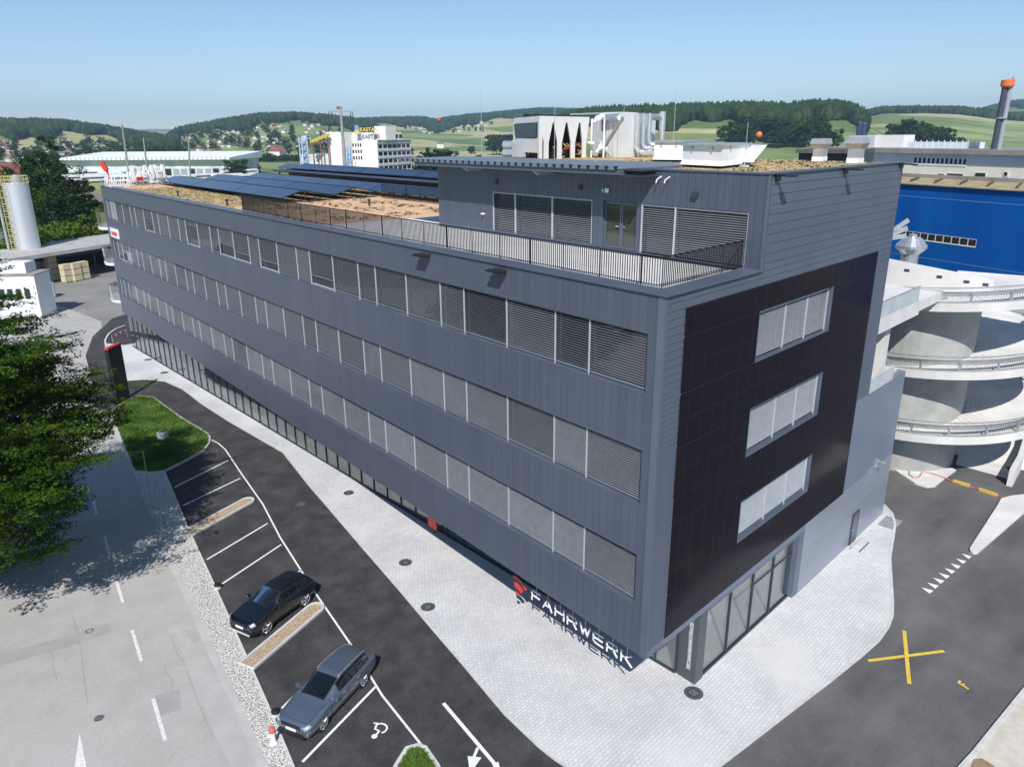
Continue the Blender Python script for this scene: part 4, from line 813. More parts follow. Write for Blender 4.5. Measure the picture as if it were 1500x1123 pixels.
# silver insulated pipes in front of the chiller
sp = thing('insulated_pipes', 'stacked silver insulated pipes lying left of the chiller on the canopy roof', 'pipes', (13, 25.5, 22.1))
for k, (z, l) in enumerate(((22.35, 0), (22.85, 0), (22.35, .75), (22.8, .8))):
    a, b = AT(738, 225, 51+l), AT(790, 225, 50+l); MB().tube([(a[0], a[1], z), (b[0], b[1], z)], .24, 12).build('pipe', SILVER, sp)
a = AT(763, 224, 50.4); MB().rbox(a[0], a[1], 22.1, .9, .9, 1.05, .6).build('pipe_box', GALV, sp)
# pump group and frame beside chiller
pg = thing('pump_group', 'silver pump pipework in a white frame between chiller and tall white enclosure', 'pipework', tuple(AT(880, 232, 50)*[1, 1, 0]+[0, 0, 22])); m = MB()
for px, d in ((866, 51.5), (867, 54), (884, 51), (885, 54)):
    a = AT(px, 225, d); m.tube([(a[0], a[1], 22), (a[0], a[1], 24.4)], .06, 6)
m.build('frame', WHITEP, pg)
for px, d, zt_ in ((870, 52, 24.5), (876, 52, 24.6), (880, 53, 24.6)):
    a = AT(px, 225, d); b_ = AT(px+14, 200, d+2); MB().tube([(a[0], a[1], 22.3), (a[0], a[1], zt_-.3), (a[0]+.12, a[1]-.1, zt_-.08), (b_[0], b_[1], zt_)], .2, 10).build('pipe', SILVER, pg)
m = MB()
for k in range(16):
    a = AT(random.uniform(868, 886), 225, random.uniform(50.5, 53)); m.tube([(a[0], a[1], random.uniform(22.1, 22.9)), (a[0]+random.uniform(-.5, .5), a[1]+random.uniform(-.5, .5), random.uniform(22.1, 23.1))], .11, 8)
m.build('valves', SILVER, pg)
# tall white enclosure with diagonal brace and big silver ducts
e0, e1, e2, e3 = AT(877, 232, 53), AT(910, 231, 50.5), AT(931, 228, 52.5), AT(905, 228, 56); zt2 = ZAT(e1, 164)
en = thing('plant_enclosure', 'tall white panelled plant enclosure on the roof with a diagonal brace', 'plant room', (e1[0], e1[1], 22.0))
MB().prism([tuple(e[:2]) for e in (e0, e1, e2, e3)], 22.0, zt2).build('panel_wall', WHITEP, en)
m = MB(); dlt = (e0-e1)*.02
for t in (.18, .38, .58, .8):
    p = e1+(e0-e1)*t; m.bar((p[0]-.02, p[1]-.03, 22.05), (p[0]-.02, p[1]-.03, zt2-.05), .03)
m.build('panel_joint', GALV, en); MB().bar((e0[0]-.1, e0[1]-.12, 22.1), (e1[0]-.08, e1[1]-.1, zt2-.3), .16).build('brace', GALV, en)
MB().tube([(e0[0]-.2, e0[1]-.3, zt2-.35), (e0[0]*.5+e1[0]*.5-.15, e0[1]*.5+e1[1]*.5-.3, zt2-.33), (e1[0]-.1+(e0[0]-e1[0])*.12, e1[1]-.1+(e0[1]-e1[1])*.12, zt2-.28), (e1[0]+.1, e1[1]+.5, zt2-.25)], .25, 14).build('duct', SILVER, en)
m = MB(); a, b_ = AT(838, 165, 55), AT(912, 163, 54); m.bar((a[0], a[1], zt2-.02), (b_[0], b_[1], zt2+.03), .9, .10); m.build('roof_sheet', GALV, en)
du = thing('exhaust_ducts', 'bundle of tall silver ducts bending down beside the white enclosure', 'ducts', (e2[0], e2[1], 22.0))
for k, (px, zb) in enumerate(((932.5, 22.25), (940.5, 22.5), (949, 22.75))):
    a = AT(px, 225, 52.0+.3*k); b_ = AT(972, 225, 51.5+.5*k); MB().tube([(a[0], a[1], zt2-.05), (a[0], a[1], zb+.35), (a[0]+(b_[0]-a[0])*.08, a[1]+(b_[1]-a[1])*.08, zb+.1), (a[0]+(b_[0]-a[0])*.22, a[1]+(b_[1]-a[1])*.22, zb), (b_[0], b_[1], zb)], .17, 12).build('duct', SILVER, du)
a, b_ = AT(952, 168, 53), AT(967, 168, 54); MB().tube([(a[0], a[1], zt2-.3), (b_[0], b_[1], zt2-.25)], .22, 10).build('duct', SILVER, du); a = AT(968, 225, 54); MB().tube([(a[0], a[1], 22), (a[0], a[1], zt2+.08)], .2, 12).build('duct', SILVER, du)
w0, w1 = AT(952, 230, 54), AT(958, 229, 55.5); MB().prism([tuple(e2[:2]), tuple(w1[:2]), tuple((e3+[2, 2, 0])[:2]), tuple(e3[:2])], 22, zt2-.12).build('panel_wall', WHITEP, du)
# white roof hoods
def hood(name, lab, quad, h, slope=True):
    t = thing(name, lab, 'roof hood', (quad[0][0], quad[0][1], 22.0), 'white roof hoods')
    c = np.mean([q[:2] for q in quad], 0); grow = lambda k: [tuple(c+(np.array(q[:2])-c)*k) for q in quad]
    MB().prism(grow(.96), 22.05, 22.12).build('base_frame', DARKMET, t); g1_, g2_ = grow(1.04), grow(.99)
    MB().hexa([(*p, 22.10) for p in g1_], [(*p, 22.30) for p in g2_]).build('skirt', WHITEP, t)
    MB().prism(grow(.985), 22.30, 22.0+h).build('body', WHITEP, t); MB().prism(grow(1.03), 22.0+h+.002, 22.0+h+.07).build('lid', GALV, t)
    m = MB()
    for i in range(len(quad)):
        p, q = np.array(grow(1.0)[i]), np.array(grow(1.0)[(i+1) % len(quad)])
        for f in (.25, .75): r_ = p+(q-p)*f; m.rbox(r_[0], r_[1], 22+h-.22, .05, .05, .2)
    m.build('latch', GALV, t); return t
q = [at22(998, 244), at22(1056, 247), at22(1102, 241.5), AT(1085, 235, 43), AT(1010, 235, 43)]
hd = hood('roof_hood', 'white many sided roof hood standing close behind the penthouse parapet', q, .92)
a, b_ = AT(1098, 228, 37), AT(1118, 213, 37.6); MB().hexa([(a[0], a[1], 22.2), (a[0]+.15, a[1]-.1, 22.2), (a[0]+.9, a[1]+1, 22.2), (a[0]+.75, a[1]+1.1, 22.2)], [(b_[0], b_[1], 22.93), (b_[0]+.15, b_[1]-.1, 22.93), (b_[0]+.9, b_[1]+1, 22.93), (b_[0]+.75, b_[1]+1.1, 22.93)]).build('flap', WHITEP, hd)
hood('roof_hood', 'white box hood with a grey louvre behind the many sided hood', [at22(957, 236.5), at22(1000, 237), AT(1045, 230, 47), AT(975, 230, 52)], 1.0)
# two flared exhaust vents by the right roof edge
for k, (px, py, hgt) in enumerate([(1200, 236, 0), (1252, 239, 0)]):
    x, y, _ = G(px, py, 22.0); zt_ = ZAT((x, y), 203 if k == 0 else 201); h = zt_-22; s = .285 if k == 0 else .30
    t = thing('exhaust_vent', ['square flared exhaust vent on the roof, left one behind the parapet', 'square flared exhaust vent on the roof, right one closer to the wall edge'][k], 'vent', (x, y, 22.0), 'flared roof vents')
    sq = lambda r_, z: [(x+dx*r_*CE-dy*r_*SE, y+dx*r_*SE+dy*r_*CE, z) for dx, dy in ((-1, -1), (1, -1), (1, 1), (-1, 1))]
    MB().hexa(sq(s*1.04, 22.0), sq(s*1.04, 22.0+h*.2)).build('base', WHITEP, t); MB().hexa(sq(s*.98, 22.0+h*.2), sq(s*.96, 22.0+h*.55)).build('shaft', GALV, t)
    m = MB(); m.hexa(sq(s*.96, 22.0+h*.55), sq(s*1.5, 22.0+h*.76)); m.build('flare', GALV, t); MB().hexa(sq(s*1.52, 22.0+h*.76), sq(s*1.3, 22.0+h)).build('cowl', GALV, t)
# lightning rods
for k, (px, pyb, d, pyt) in enumerate([(706, 226, 47, 130), (812, 232, 44, 158), (985, 228, 45, 128), (1090, 248, 36.5, 178), (914, 165, 53, 150)]):
    b_ = AT(px, pyb, d); zb = 22.0; zt_ = ZAT(b_, pyt); t = thing('lightning_rod', ['thin lightning rod over the left end of the canopy roof', 'thin lightning rod in front of the chiller', 'tall lightning rod right of the silver ducts', 'short lightning rod beside the many sided hood', 'short lightning rod above the white enclosure'][k], 'lightning rod', (b_[0], b_[1], zb), 'roof lightning rods')
    MB().tube([(b_[0], b_[1], zb+.1), (b_[0], b_[1], zt_)], [.022, .012], 6).build('rod', SILVER, t); MB().rbox(b_[0], b_[1], zb, .3, .3, .1).build('foot', KERB, t)
# ------------------------------------------------------------------ helical parking ramp behind the short side
HC = (39.7, 5.6); HR, HI = 7.55, .05; PITCHH = 4.6; TH0 = R(-80)
ramp = thing('parking_ramp', 'pale concrete spiral car ramp with railings beside the short side of the office', 'ramp', (HC[0], HC[1], 0))
def hz_(t): return max(0., (t-TH0)/(2*math.pi)*PITCHH)
def hp(t, r, z): return (HC[0]+r*math.cos(t), HC[1]+r*math.sin(t), z)
T = np.linspace(TH0, TH0+2*math.pi*3.02, 200)
m = MB()
core = MB(); core.lathe((37.25, 6.9, 0), [(4.0, -.1), (4.0, 12.75)], 48); core.k = 1
for t in (R(150), R(173), R(196)): pass
core.build('core_wall', [CONCG, DARKIN], ramp, smooth=False)
dk = MB()
for i in range(len(T)-1):
    a, b = T[i], T[i+1]; za, zb = hz_(a), hz_(b); ta = .42
    A = [hp(a, HI-.02, za-ta), hp(a, HR, za-ta), hp(a, HR, za+.12), hp(a, HR-.3, za+.12), hp(a, HR-.3, za), hp(a, HI-.02, za)]
    Bq = [hp(b, HI-.02, zb-ta), hp(b, HR, zb-ta), hp(b, HR, zb+.12), hp(b, HR-.3, zb+.12), hp(b, HR-.3, zb), hp(b, HI-.02, zb)]
    for k in range(6): dk.face(A[k], A[(k+1) % 6], Bq[(k+1) % 6], Bq[k])
dk.build('deck', CONC, ramp)
rl = MB(); n = int(2*math.pi*3.0*HR/.16)
for i in range(n):
    t = TH0+.35+(2*math.pi*3.0-.35)*i/n; z = hz_(t)+.12; x, y, _ = hp(t, HR-.08, z); rl.rbox(x, y, z, .028, .014, .98, t)
for i in range(len(T)-1):
    if T[i] < TH0+.35: continue
    for dz, w_ in ((1.12, .07), (.2, .04)): rl.bar(hp(T[i], HR-.08, hz_(T[i])+dz), hp(T[i+1], HR-.08, hz_(T[i+1])+dz), w_, w_)
rl.build('railing', GALV, ramp)
gr = MB(); n = int(2*math.pi*3*HR/2.4)
for i in range(n):
    t = TH0+.35+(2*math.pi*3-.35)*i/n; z = hz_(t); x, y, _ = hp(t, HR-.32, z); gr.rbox(x, y, z, .1, .14, .72, t)
for i in range(len(T)-1):
    if T[i] >= TH0+.35: gr.bar(hp(T[i], HR-.4, hz_(T[i])+.66), hp(T[i+1], HR-.4, hz_(T[i+1])+.66), .06, .28)
gr.build('guard_rail', GALV, ramp)
# inner darkness: garage mouth beside the core, at ground and on the middle level
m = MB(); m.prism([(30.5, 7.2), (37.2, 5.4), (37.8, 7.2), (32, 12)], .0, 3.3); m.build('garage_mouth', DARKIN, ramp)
# deck link to the building at levels two and three, with concrete balustrades
m = MB(); m.rfbox(A_UP, 27.2, -6, .0, 13.1, 14.0); m.rfbox(26.9, 33, -5.5, -.4, 13.0, 13.6); m.build('link_slab', CONC, ramp)
m = MB(); m.rfbox(A_UP+.02, 26.7, -.10, .01, 14.0, 14.86); m.k = 1; m.rfbox(A_UP+.02, 26.7, -.05, .02, 14.86, 14.9); m.build('link_balustrade', [mat('grey_concrete_panel', (.42, .46, .48), (.50, .54, .56), 1, .6), GALV], ramp)
MB().rfbox(20.72, 24.3, -.12, .02, 9.72, 10.55).build('link_balustrade', bpy.data.materials['grey_concrete_panel'], ramp)
m = MB(); m.rfbox(23.4, 24.3, -1.5, -.5, 9.7, 13.1); m.rfbox(21.2, 21.8, -1.7, -.9, 9.7, 13.1); m.build('column', CONC, ramp)
m = MB(); m.prism([RF(A_UP, -.5), RF(A_LOW+.2, -.5), RF(A_LOW+.2, -14), RF(A_UP, -14)], 9.55, 9.72); m.build('deck_slab', CONC, ramp)
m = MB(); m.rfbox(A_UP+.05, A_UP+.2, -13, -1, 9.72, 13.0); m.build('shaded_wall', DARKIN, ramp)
# white parapet wall on the far side of the top deck, sloping down to the right, with four small openings
w0, w1 = AT(1290, 400, 60.2), AT(1453, 432, 59.4); zt0, zt1 = ZAT(w0, 378), ZAT(w1, 410.5); dv = (w1-w0)[:2]; wl = np.linalg.norm(dv); dv /= wl; nv = np.array([-dv[1], dv[0]])
pts = [(w0[:2]), (w1[:2]), (w1[:2]+nv*.3), (w0[:2]+nv*.3)]
m = MB(); m.hexa([(*pts[0], 12.2), (*pts[1], 12.2), (*pts[2], 12.2), (*pts[3], 12.2)], [(*pts[0], zt0), (*pts[1], zt1), (*pts[2], zt1), (*pts[3], zt0)]); pw = m.build('parapet_wall', CONC, ramp)
m = MB()
for px, py in ((1329, 396), (1378, 405.5), (1417, 412.8), (1443.5, 417)):
    f = (px-1290)/163.; f = f*.99; p = w0[:2]+dv*wl*f-nv*.03; z = ZAT(p, py); m.prism([tuple(p-dv*.17), tuple(p+dv*.17), tuple(p+dv*.17+nv*.05), tuple(p-dv*.17+nv*.05)], z-.09, z+.09)
m.build('opening', DARKMET, pw)
a = AT(1328, 405, 66); x, y = a[:2]; zt_ = ZAT(a, 345)
t = thing('flared_chimney', 'shiny metal exhaust pipe with a flared cap behind the white parapet wall', 'chimney', (x, y, 0)); k_ = zt_
MB().lathe((x, y, 0), [(.62, 0), (.62, k_-1.5)], 18).build('pipe', SILVER, t); MB().lathe((x, y, k_-1.5), [(.66, 0), (.66, .12), (1.12, .55), (1.12, .75), (.62, 1.35), (.3, 1.42), (.3, 1.6)], 18).build('cap', SILVER, t)
# steel stair end sticking out behind the roof corner
a, b_ = AT(1312, 350, 60), AT(1331, 322, 60); t = thing('steel_stair', 'grey steel stair end sticking out behind the roof corner', 'stair', (a[0], a[1], 10)); m = MB()
for k in range(3): m.bar((a[0]-2, a[1]+1.5, a[2]+.4*k-1), (b_[0], b_[1], b_[2]-.55*k), .12, .3)
m.build('flights', GALV, t)
# second ramp railing in front of the blue hall
t = thing('bridge_railing', 'bluish steel bridge railing in front of the blue hall, right of the white parapet', 'railing', (60, 12, 0)); m = MB(); p, q = AT(1400, 412, 80), AT(1530, 425, 76)
for i in range(90):
    f = i/89; c = p+(q-p)*f; m.rbox(c[0], c[1], c[2]-1.2, .05, .05, 1.5)
m.bar(tuple(p+[0, 0, .3]), tuple(q+[0, 0, .3]), .1); m.bar(tuple(p-[0, 0, .7]), tuple(q-[0, 0, .7]), .3); m.build('bars', GALV, t); m = MB(); m.bar((p[0], p[1], p[2]-1.9), (q[0], q[1], q[2]-1.9), .5, 1.2); m.rbox(p[0]+3, p[1]-1, 0, .8, .8, p[2]-1.5); m.build('beam', CONC, t)
# ground level curb of the ramp entrance at the far right, with hose and barrier beam
arc = GP([(1438, 790), (1462, 735), (1478, 712), (1490, 690), (1497, 668), (1497, 650), (1488, 628)])
wz = MB(); wz.kerb(arc[2:]+[(52, 3), (54, 10)], .35, -.02, 1.25); tag(wz.build('ramp_side_wall', CONC), 'low curved concrete wall along the ramp entrance at the right edge', 'wall')
structure(MB().sheet(GP([(1413, 642), (1440, 650), (1462, 665), (1478, 690), (1480, 702), (1400, 680)])+[(46, 5), (44, 12)], .01).build('ramp_floor', CONC))
for k, (p, q) in enumerate((((1396, 706), (1420, 713)), ((1434, 718), (1460, 727)))):
    a, b_ = G(*p), G(*q); t = MB().bar((a[0], a[1], .1), (b_[0], b_[1], .1), .22, .18).build('barrier_beam', mat('barrier_yellow', (.62, .42, .10), None, rough=.6) if k == 0 else MATS['barrier_yellow']); tag(t, ['yellow beam lying across the ramp entrance, left one', 'yellow beam lying across the ramp entrance, right one near the hose'][k], 'beam', 'yellow beams at the ramp entrance')
hs = [(1332, 689), (1331, 697), (1337, 702), (1346, 701), (1350, 694), (1362, 695), (1385, 703), (1400, 708), (1430, 716), (1462, 726), (1475, 730), (1470, 735), (1480, 738), (1488, 732), (1478, 729)]
t = MB().tube([(*p, .14 if i < 7 else .05) for i, p in enumerate(GP(hs))], .04, 6).build('hose', mat('hose_red', (.45, .14, .09), None, rough=.6)); tag(t, 'thin red hose trailing across the ramp entrance', 'hose')
# ------------------------------------------------------------------ far right: blue hall, cream works building, chimney
p0, p1 = AT(1318, 274, 136.), AT(1500, 280.4, 125.); zt_ = float(p1[2]); dv = (p1-p0)[:2]; dv /= np.linalg.norm(dv); nv = np.array([-dv[1], dv[0]])
if nv@(p0[:2]-CAM[:2]) < 0: nv = -nv
A0, A1 = p0[:2]-dv*45, p1[:2]+dv*40
bh = thing('blue_hall', 'big bright blue metal clad hall beyond the railway with one strip of windows', 'industrial hall', (A0[0], A0[1], 0))
def quadp(a, b, d): return [tuple(a), tuple(b), tuple(b+nv*d), tuple(a+nv*d)]
MB().prism(quadp(A0, A1, 11), 0, zt_).build('wall', BLUE, bh)
def wallpt(px, py):                          # point of the blue wall seen at a photo pixel
    v = ray(px, py); k = ((A0-CAM[:2])@nv)/(v[:2]@nv); return CAM+v*k
m = MB(); z = wallpt(1400, 293)[2]; a, b_ = A0-nv*.03, A1-nv*.03; m.prism([tuple(a), tuple(b_), tuple(b_+nv*.02), tuple(a+nv*.02)], z-.05, z+.05); z = wallpt(1400, 385)[2]; m.prism([tuple(a), tuple(b_), tuple(b_+nv*.02), tuple(a+nv*.02)], z-.04, z+.04); m.build('panel_joint', mat('pale_blue_joint', (.10, .25, .5), None), bh)
q0, q1 = wallpt(1300, 349), wallpt(1430, 356.5); zc = q1[2]
for k in range(12):
    a = q1[:2]-dv*(k+1)*1.30; b_ = q1[:2]-dv*(k*1.30); fr = MB(); fr.prism(quadp(a-nv*.06, b_-nv*.06, .05), zc-.62, zc+.55); fr.k = 1; fr.prism(quadp(a+dv*.16-nv*.08, b_-nv*.08, .03), zc-.42, zc+.5); fr.build('window', [WHITER, DARKIN], bh)
m = MB(); m.hexa([(*x, zt_) for x in quadp(A0-nv*.4, A1-nv*.4, 11.4)], [(*(A0-nv*.4), zt_+.15), (*(A1-nv*.4), zt_+.15), (*(A1+nv*11), zt_+.45), (*(A0+nv*11), zt_+.45)]); m.build('roof', TANROOF, bh)
m = MB()
for k in range(24): c = A0+dv*(10+k*4.2)+nv*5; m.rbox(c[0], c[1], zt_+.42, .22, 7.5, .25, math.atan2(dv[1], dv[0])+.5)
m.build('roof_rib', mat('roof_rib_brown', (.12, .09, .05), None, rough=.9), bh)
m = MB(); c0, c1 = A0+nv*10, A1+nv*10; m.prism(quadp(c0, c1, .6), zt_, zt_+1.0); m.build('parapet', GREYR, bh)
# cream works building
c0, c1 = AT(1250, 238, 215.), AT(1500, 232, 190.); d2 = (c1-c0)[:2]; d2 /= np.linalg.norm(d2); n2 = np.array([-d2[1], d2[0]])
if n2@(c0[:2]-CAM[:2]) < 0: n2 = -n2
K0, K1 = c0[:2]-d2*20, c1[:2]+d2*50; ztc = ZAT(c1, 224.)
cw = thing('works_building', 'long cream works building with grey upper storey and flat roof behind the blue hall', 'building', (K0[0], K0[1], 0))
def q2(a, b, d): return [tuple(a), tuple(b), tuple(b+n2*d), tuple(a+n2*d)]
def cpt(px, py, o=0.):
    v = ray(px, py); k = ((K0-n2*o-CAM[:2])@n2)/(v[:2]@n2); return CAM+v*k
zs = cpt(1450, 242)[2]
MB().prism(q2(K0, K1, 30), 0, zs).build('wall', CREAM, cw); MB().prism(q2(K0+d2*8, K1, 30), zs, ztc-.5).build('upper_wall', mat('pale_grey_panel', (.48, .52, .58), (.56, .60, .66), .3, .6, stretch=(1, 1, .01)), cw); MB().prism(q2(K0-n2*1.2+d2*6, K1-n2*1.2, 32), ztc-.5, ztc+.5).build('roof', GREYR, cw)
for k in range(12):
    a = cpt(1338+k*6.6, 236)[:2]; b_ = cpt(1338+k*6.6+6.0, 236)[:2]; zl, zh = cpt(1380, 243)[2], cpt(1380, 231)[2]; m = MB(); m.prism(q2(a-n2*.12, b_-n2*.12, .1), zl, zh); m.k = 1; m.prism(q2(a+d2*.25-n2*.16, b_-d2*.15-n2*.16, .05), zl+.45, zh-.15); m.build('window', [WHITER, DARKIN], cw)
for k, (a0, a1, y0, y1) in enumerate(((1350, 1372, 258, 254), (1374, 1385, 258, 253.5), (1387, 1413, 258, 253), (1428, 1446, 260, 252), (1470, 1478, 259, 251))):
    a, b_ = cpt(a0, 255)[:2], cpt(a1, 255)[:2]; zl, zh = cpt(a0, y0)[2], cpt(a0, y1)[2]; m = MB(); m.prism(q2(a-n2*.1, b_-n2*.1, .08), zl, zh); m.k = 1; m.prism(q2(a+d2*.2-n2*.14, b_-d2*.3-n2*.14, .05), zl+.2, zh-.15); m.build('window', [WHITER, GLASS], cw)
a = AT(1268, 226, 222); b_ = AT(1321, 222, 217)
wb = thing('white_plant_building', 'white box building with a grey end standing behind the right exhaust vent', 'building', (a[0], a[1], 0)); zt3 = ZAT(a, 198); e = (b_-a)[:2]; e2_ = np.array([-e[1], e[0]])*.5
MB().prism([tuple(a[:2]), tuple(b_[:2]), tuple(b_[:2]+e2_), tuple(a[:2]+e2_)], 0, zt3).build('wall', WHITER, wb); aa = a[:2]-e*.55; MB().prism([tuple(aa), tuple(a[:2]-e*.01), tuple(a[:2]-e*.01+e2_), tuple(aa+e2_)], 0, zt3-.1).build('grey_wall', mat('pale_blue_grey', (.5, .55, .62), None, rough=.6), wb); m = MB(); c = a[:2]+e*.12; m.rbox(c[0]-1, c[1]-.5, zt3-3.6, 1.4, 1.4, 3.5, .5); m.build('flue', GALV, wb)
c = AT(1437, 214, 205); hs_ = thing('roof_greenhouse', 'low pale glazed structure on the works roof left of the tall chimney', 'roof structure', (c[0], c[1], ztc)); m = MB(); c0_, c1_ = AT(1330, 214, 212)[:2], AT(1430, 212, 205)[:2]; dd_ = (c1_-c0_); m.prism([tuple(c0_), tuple(c1_), tuple(c1_+n2*3), tuple(c0_+n2*3)], ztc+.4, ztc+1.9); m.build('glazing', mat('pale_glazing', (.55, .62, .70), (.70, .76, .82), .6, .3), hs_)
m = MB()
for f in np.linspace(.02, .98, 12): p = c0_+dd_*f; m.rbox(p[0], p[1], ztc+.4, .15, .15, 1.9)
m.build('posts', WHITER, hs_)
cp = AT(1459, 214, 198); zt4 = ZAT(cp, 116)
chm = thing('chimney_stack', 'tall dark steel chimney with an orange ringed top behind the works roof', 'chimney', (cp[0], cp[1], 0)); m = MB()
m.tube([(cp[0]-.3, cp[1]+.3, 0), (cp[0]-.3, cp[1]+.3, zt4-1)], .55, 12); m.build('dark_flue', mat('flue_dark', (.05, .06, .085), None, rough=.5), chm); m = MB(); m.tube([(cp[0]+.45, cp[1]-.45, 0), (cp[0]+.45, cp[1]-.45, zt4-1)], .5, 12); m.build('grey_flue', mat('flue_grey', (.30, .33, .38), None, rough=.5), chm)
OR = mat('orange_paint', (.72, .17, .05), None, rough=.5); m = MB(); m.lathe((cp[0], cp[1], zt4-1.6), [(1.1, 0), (1.3, .3), (1.3, 1.4), (.9, 1.5)], 12); m.rbox(cp[0]+.8, cp[1]-.5, zt4-.4, .3, .3, .8); m.build('top_ring', OR, chm)
m = MB(); m.lathe((cp[0], cp[1], ZAT(cp, 173)-.2), [(1.0, 0), (1.1, .1), (1.1, .35)], 12); m.build('platform', GALV, chm)
# low dark shed roof behind the vents
a, b_ = AT(1165, 226, 120), AT(1262, 226, 118); t = thing('platform_roof', 'long low dark shed roof behind the exhaust vents', 'shed', (a[0], a[1], 0)); e = (b_-a)[:2]; zq = ZAT(a, 219); e2_ = np.array([-e[1], e[0]])/np.linalg.norm(e)*9
MB().prism([tuple(a[:2]), tuple(b_[:2]), tuple(b_[:2]+e2_), tuple(a[:2]+e2_)], zq-.5, zq).build('roof', mat('shed_roof_dark', (.07, .06, .06), (.11, .10, .095), .5, .9), t); MB().prism([tuple(a[:2]+e2_*.2), tuple(b_[:2]+e2_*.2), tuple(b_[:2]+e2_), tuple(a[:2]+e2_)], 0, zq-.5).build('wall', DARKMET, t)
# ------------------------------------------------------------------ white factory with roof sign, tower and pylon
fm = AT(554, 240, 350.); fl = AT(505, 240, 358.); fr_ = AT(603, 240, 372.); ztf = ZAT(fm, 205.5)
ff = thing('white_factory', 'white five storey factory building carrying a yellow roof sign', 'building', (fm[0], fm[1], 0)); bk = fl[:2]+(fr_-fm)[:2]
MB().prism([tuple(fm[:2]), tuple(fr_[:2]), tuple(bk), tuple(fl[:2])], 0, ztf).build('wall', WHITER, ff)
u1 = (fr_-fm)[:2]; l1 = np.linalg.norm(u1); u1 /= l1; u0 = (fl-fm)[:2]; l0 = np.linalg.norm(u0); u0 /= l0
def pbox(m, p, u, s0, s1, z0, z1, out, th): # box on a wall starting at p, direction u
    nn = np.array([-u[1], u[0]]); nn = nn if nn@(p-CAM[:2]) < 0 else -nn; a, b = p+u*s0+nn*out, p+u*s1+nn*out; m.prism([tuple(a), tuple(b), tuple(b-nn*th), tuple(a-nn*th)], z0, z1)
tops = fm[:2]+u1*1.2+u0*.6; m = MB(); m.prism([tuple(fm[:2]+u1*.5+u0*2), tuple(fr_[:2]-u1*4+u0*2), tuple(bk-u1*4), tuple(fl[:2]+u1*.5)], ztf, ztf+3.2); m.build('top_storey', WHITER, ff)
for z in np.arange(2.2, ztf-1, 3.15):
    for k in range(7):
        m = MB(); s0 = l1*(.03+.138*k); pbox(m, fm[:2], u1, s0, s0+l1*.105, z, z+1.55, .08, .1); m.build('window', GLASS, ff)
for k in range(7):
    m = MB(); s0 = l1*(.05+.12*k); pbox(m, fm[:2]+u0*2, u1, s0, s0+l1*.09, ztf+.6, ztf+2.4, .08, .1); m.build('window', GLASS, ff)
for z in (ZAT(fm, 231.5), ZAT(fm, 222), ZAT(fm, 212.5)):
    m = MB()
    for k in range(5): pbox(m, fm[:2], u0, l0*(.46+.075*k), l0*(.50+.075*k), z-.7, z+.7, .08, .1)
    m.build('window', DARKIN, ff)
m = MB(); pbox(m, fm[:2], u1, 0, l1, ztf-.1, ztf+.25, .7, 1.2); 
for z in np.arange(1.6, ztf, 3.15): pbox(m, fm[:2], u1, 0, l1, z-.55, z+.3, .25, .2)
m.build('balcony_band', mat('grey_render', (.52, .54, .57), (.60, .62, .65), .4, .8), ff)
tp = AT(560, 196, 356); m = MB(); m.rbox(tp[0]+2, tp[1]+1, ztf, 7.5, 6, ZAT(tp, 185)-ztf, math.atan2(u1[1], u1[0])); m.build('roof_house', WHITER, ff)
lf0 = AT(482, 240, 352); m = MB(); g_ = AT(503, 240, 350); zl_ = ZAT(g_, 193.5); v_ = (fr_-fm)[:2]*.4; m.prism([tuple(lf0[:2]), tuple(g_[:2]), tuple(g_[:2]+v_), tuple(lf0[:2]+v_)], 0, zl_); m.build('stair_tower', WHITER, ff); lg = AT(440, 240, 352); m = MB(); m.prism([tuple(lg[:2]), tuple(lf0[:2]), tuple(lf0[:2]+v_), tuple(lg[:2]+v_)], 0, ZAT(lf0, 226)); m.build('low_wing', mat('stained_render', (.55, .54, .50), (.72, .71, .69), .25, .9), ff)
BLS = mat('sky_blue_steel', (.16, .34, .62), None, rough=.5); m = MB()
for k in range(5): z = k*3.6; a, b_ = AT(507, 240, 349)[:2], AT(515, 240, 349)[:2]; m.bar((*(a if k % 2 else b_), z), (*(b_ if k % 2 else a), z+3.6), .5)
for px in (507, 511, 515): a = AT(px, 240, 349)[:2]; m.bar((*a, 0), (*a, 19), .3)
m.build('fire_stair', BLS, ff)
YEL = mat('yellow_sign', (.66, .50, .07), None, rough=.5); rs = thing('roof_sign', 'yellow roof sign reading KASTAG with a blue and yellow emblem on the white factory', 'sign', (fm[0], fm[1], ztf))
sa = AT(527, 194, 351); sx_ = Vector((-u0[0], -u0[1], 0)); ezv = sx_.cross(Vector((0, 0, 1))); text_mesh('KASTAG', 2.35, .12, 'lettering', YEL, rs, (sa[0], sa[1], ZAT(sa, 193)), Matrix((sx_, Vector((0, 0, 1)), ezv)).transposed(), off=.05)
sb = AT(523, 194, 351); m = MB(); m.rbox(sb[0], sb[1], ZAT(sb, 190.5), 1.8, .3, 1.9, math.atan2(sx_.y, sx_.x)); m.build('emblem', BLS, rs); m = MB(); m.rbox(sb[0], sb[1], ZAT(sb, 195), 2.2, .3, 1.3, math.atan2(sx_.y, sx_.x)); m.build('emblem_base', YEL, rs)
m = MB()
for px in (521, 530, 545): a = AT(px, 196, 351.5); m.bar((a[0], a[1], ztf), (a[0], a[1], ZAT(a, 190)), .15)
m.build('posts', GALV, rs)
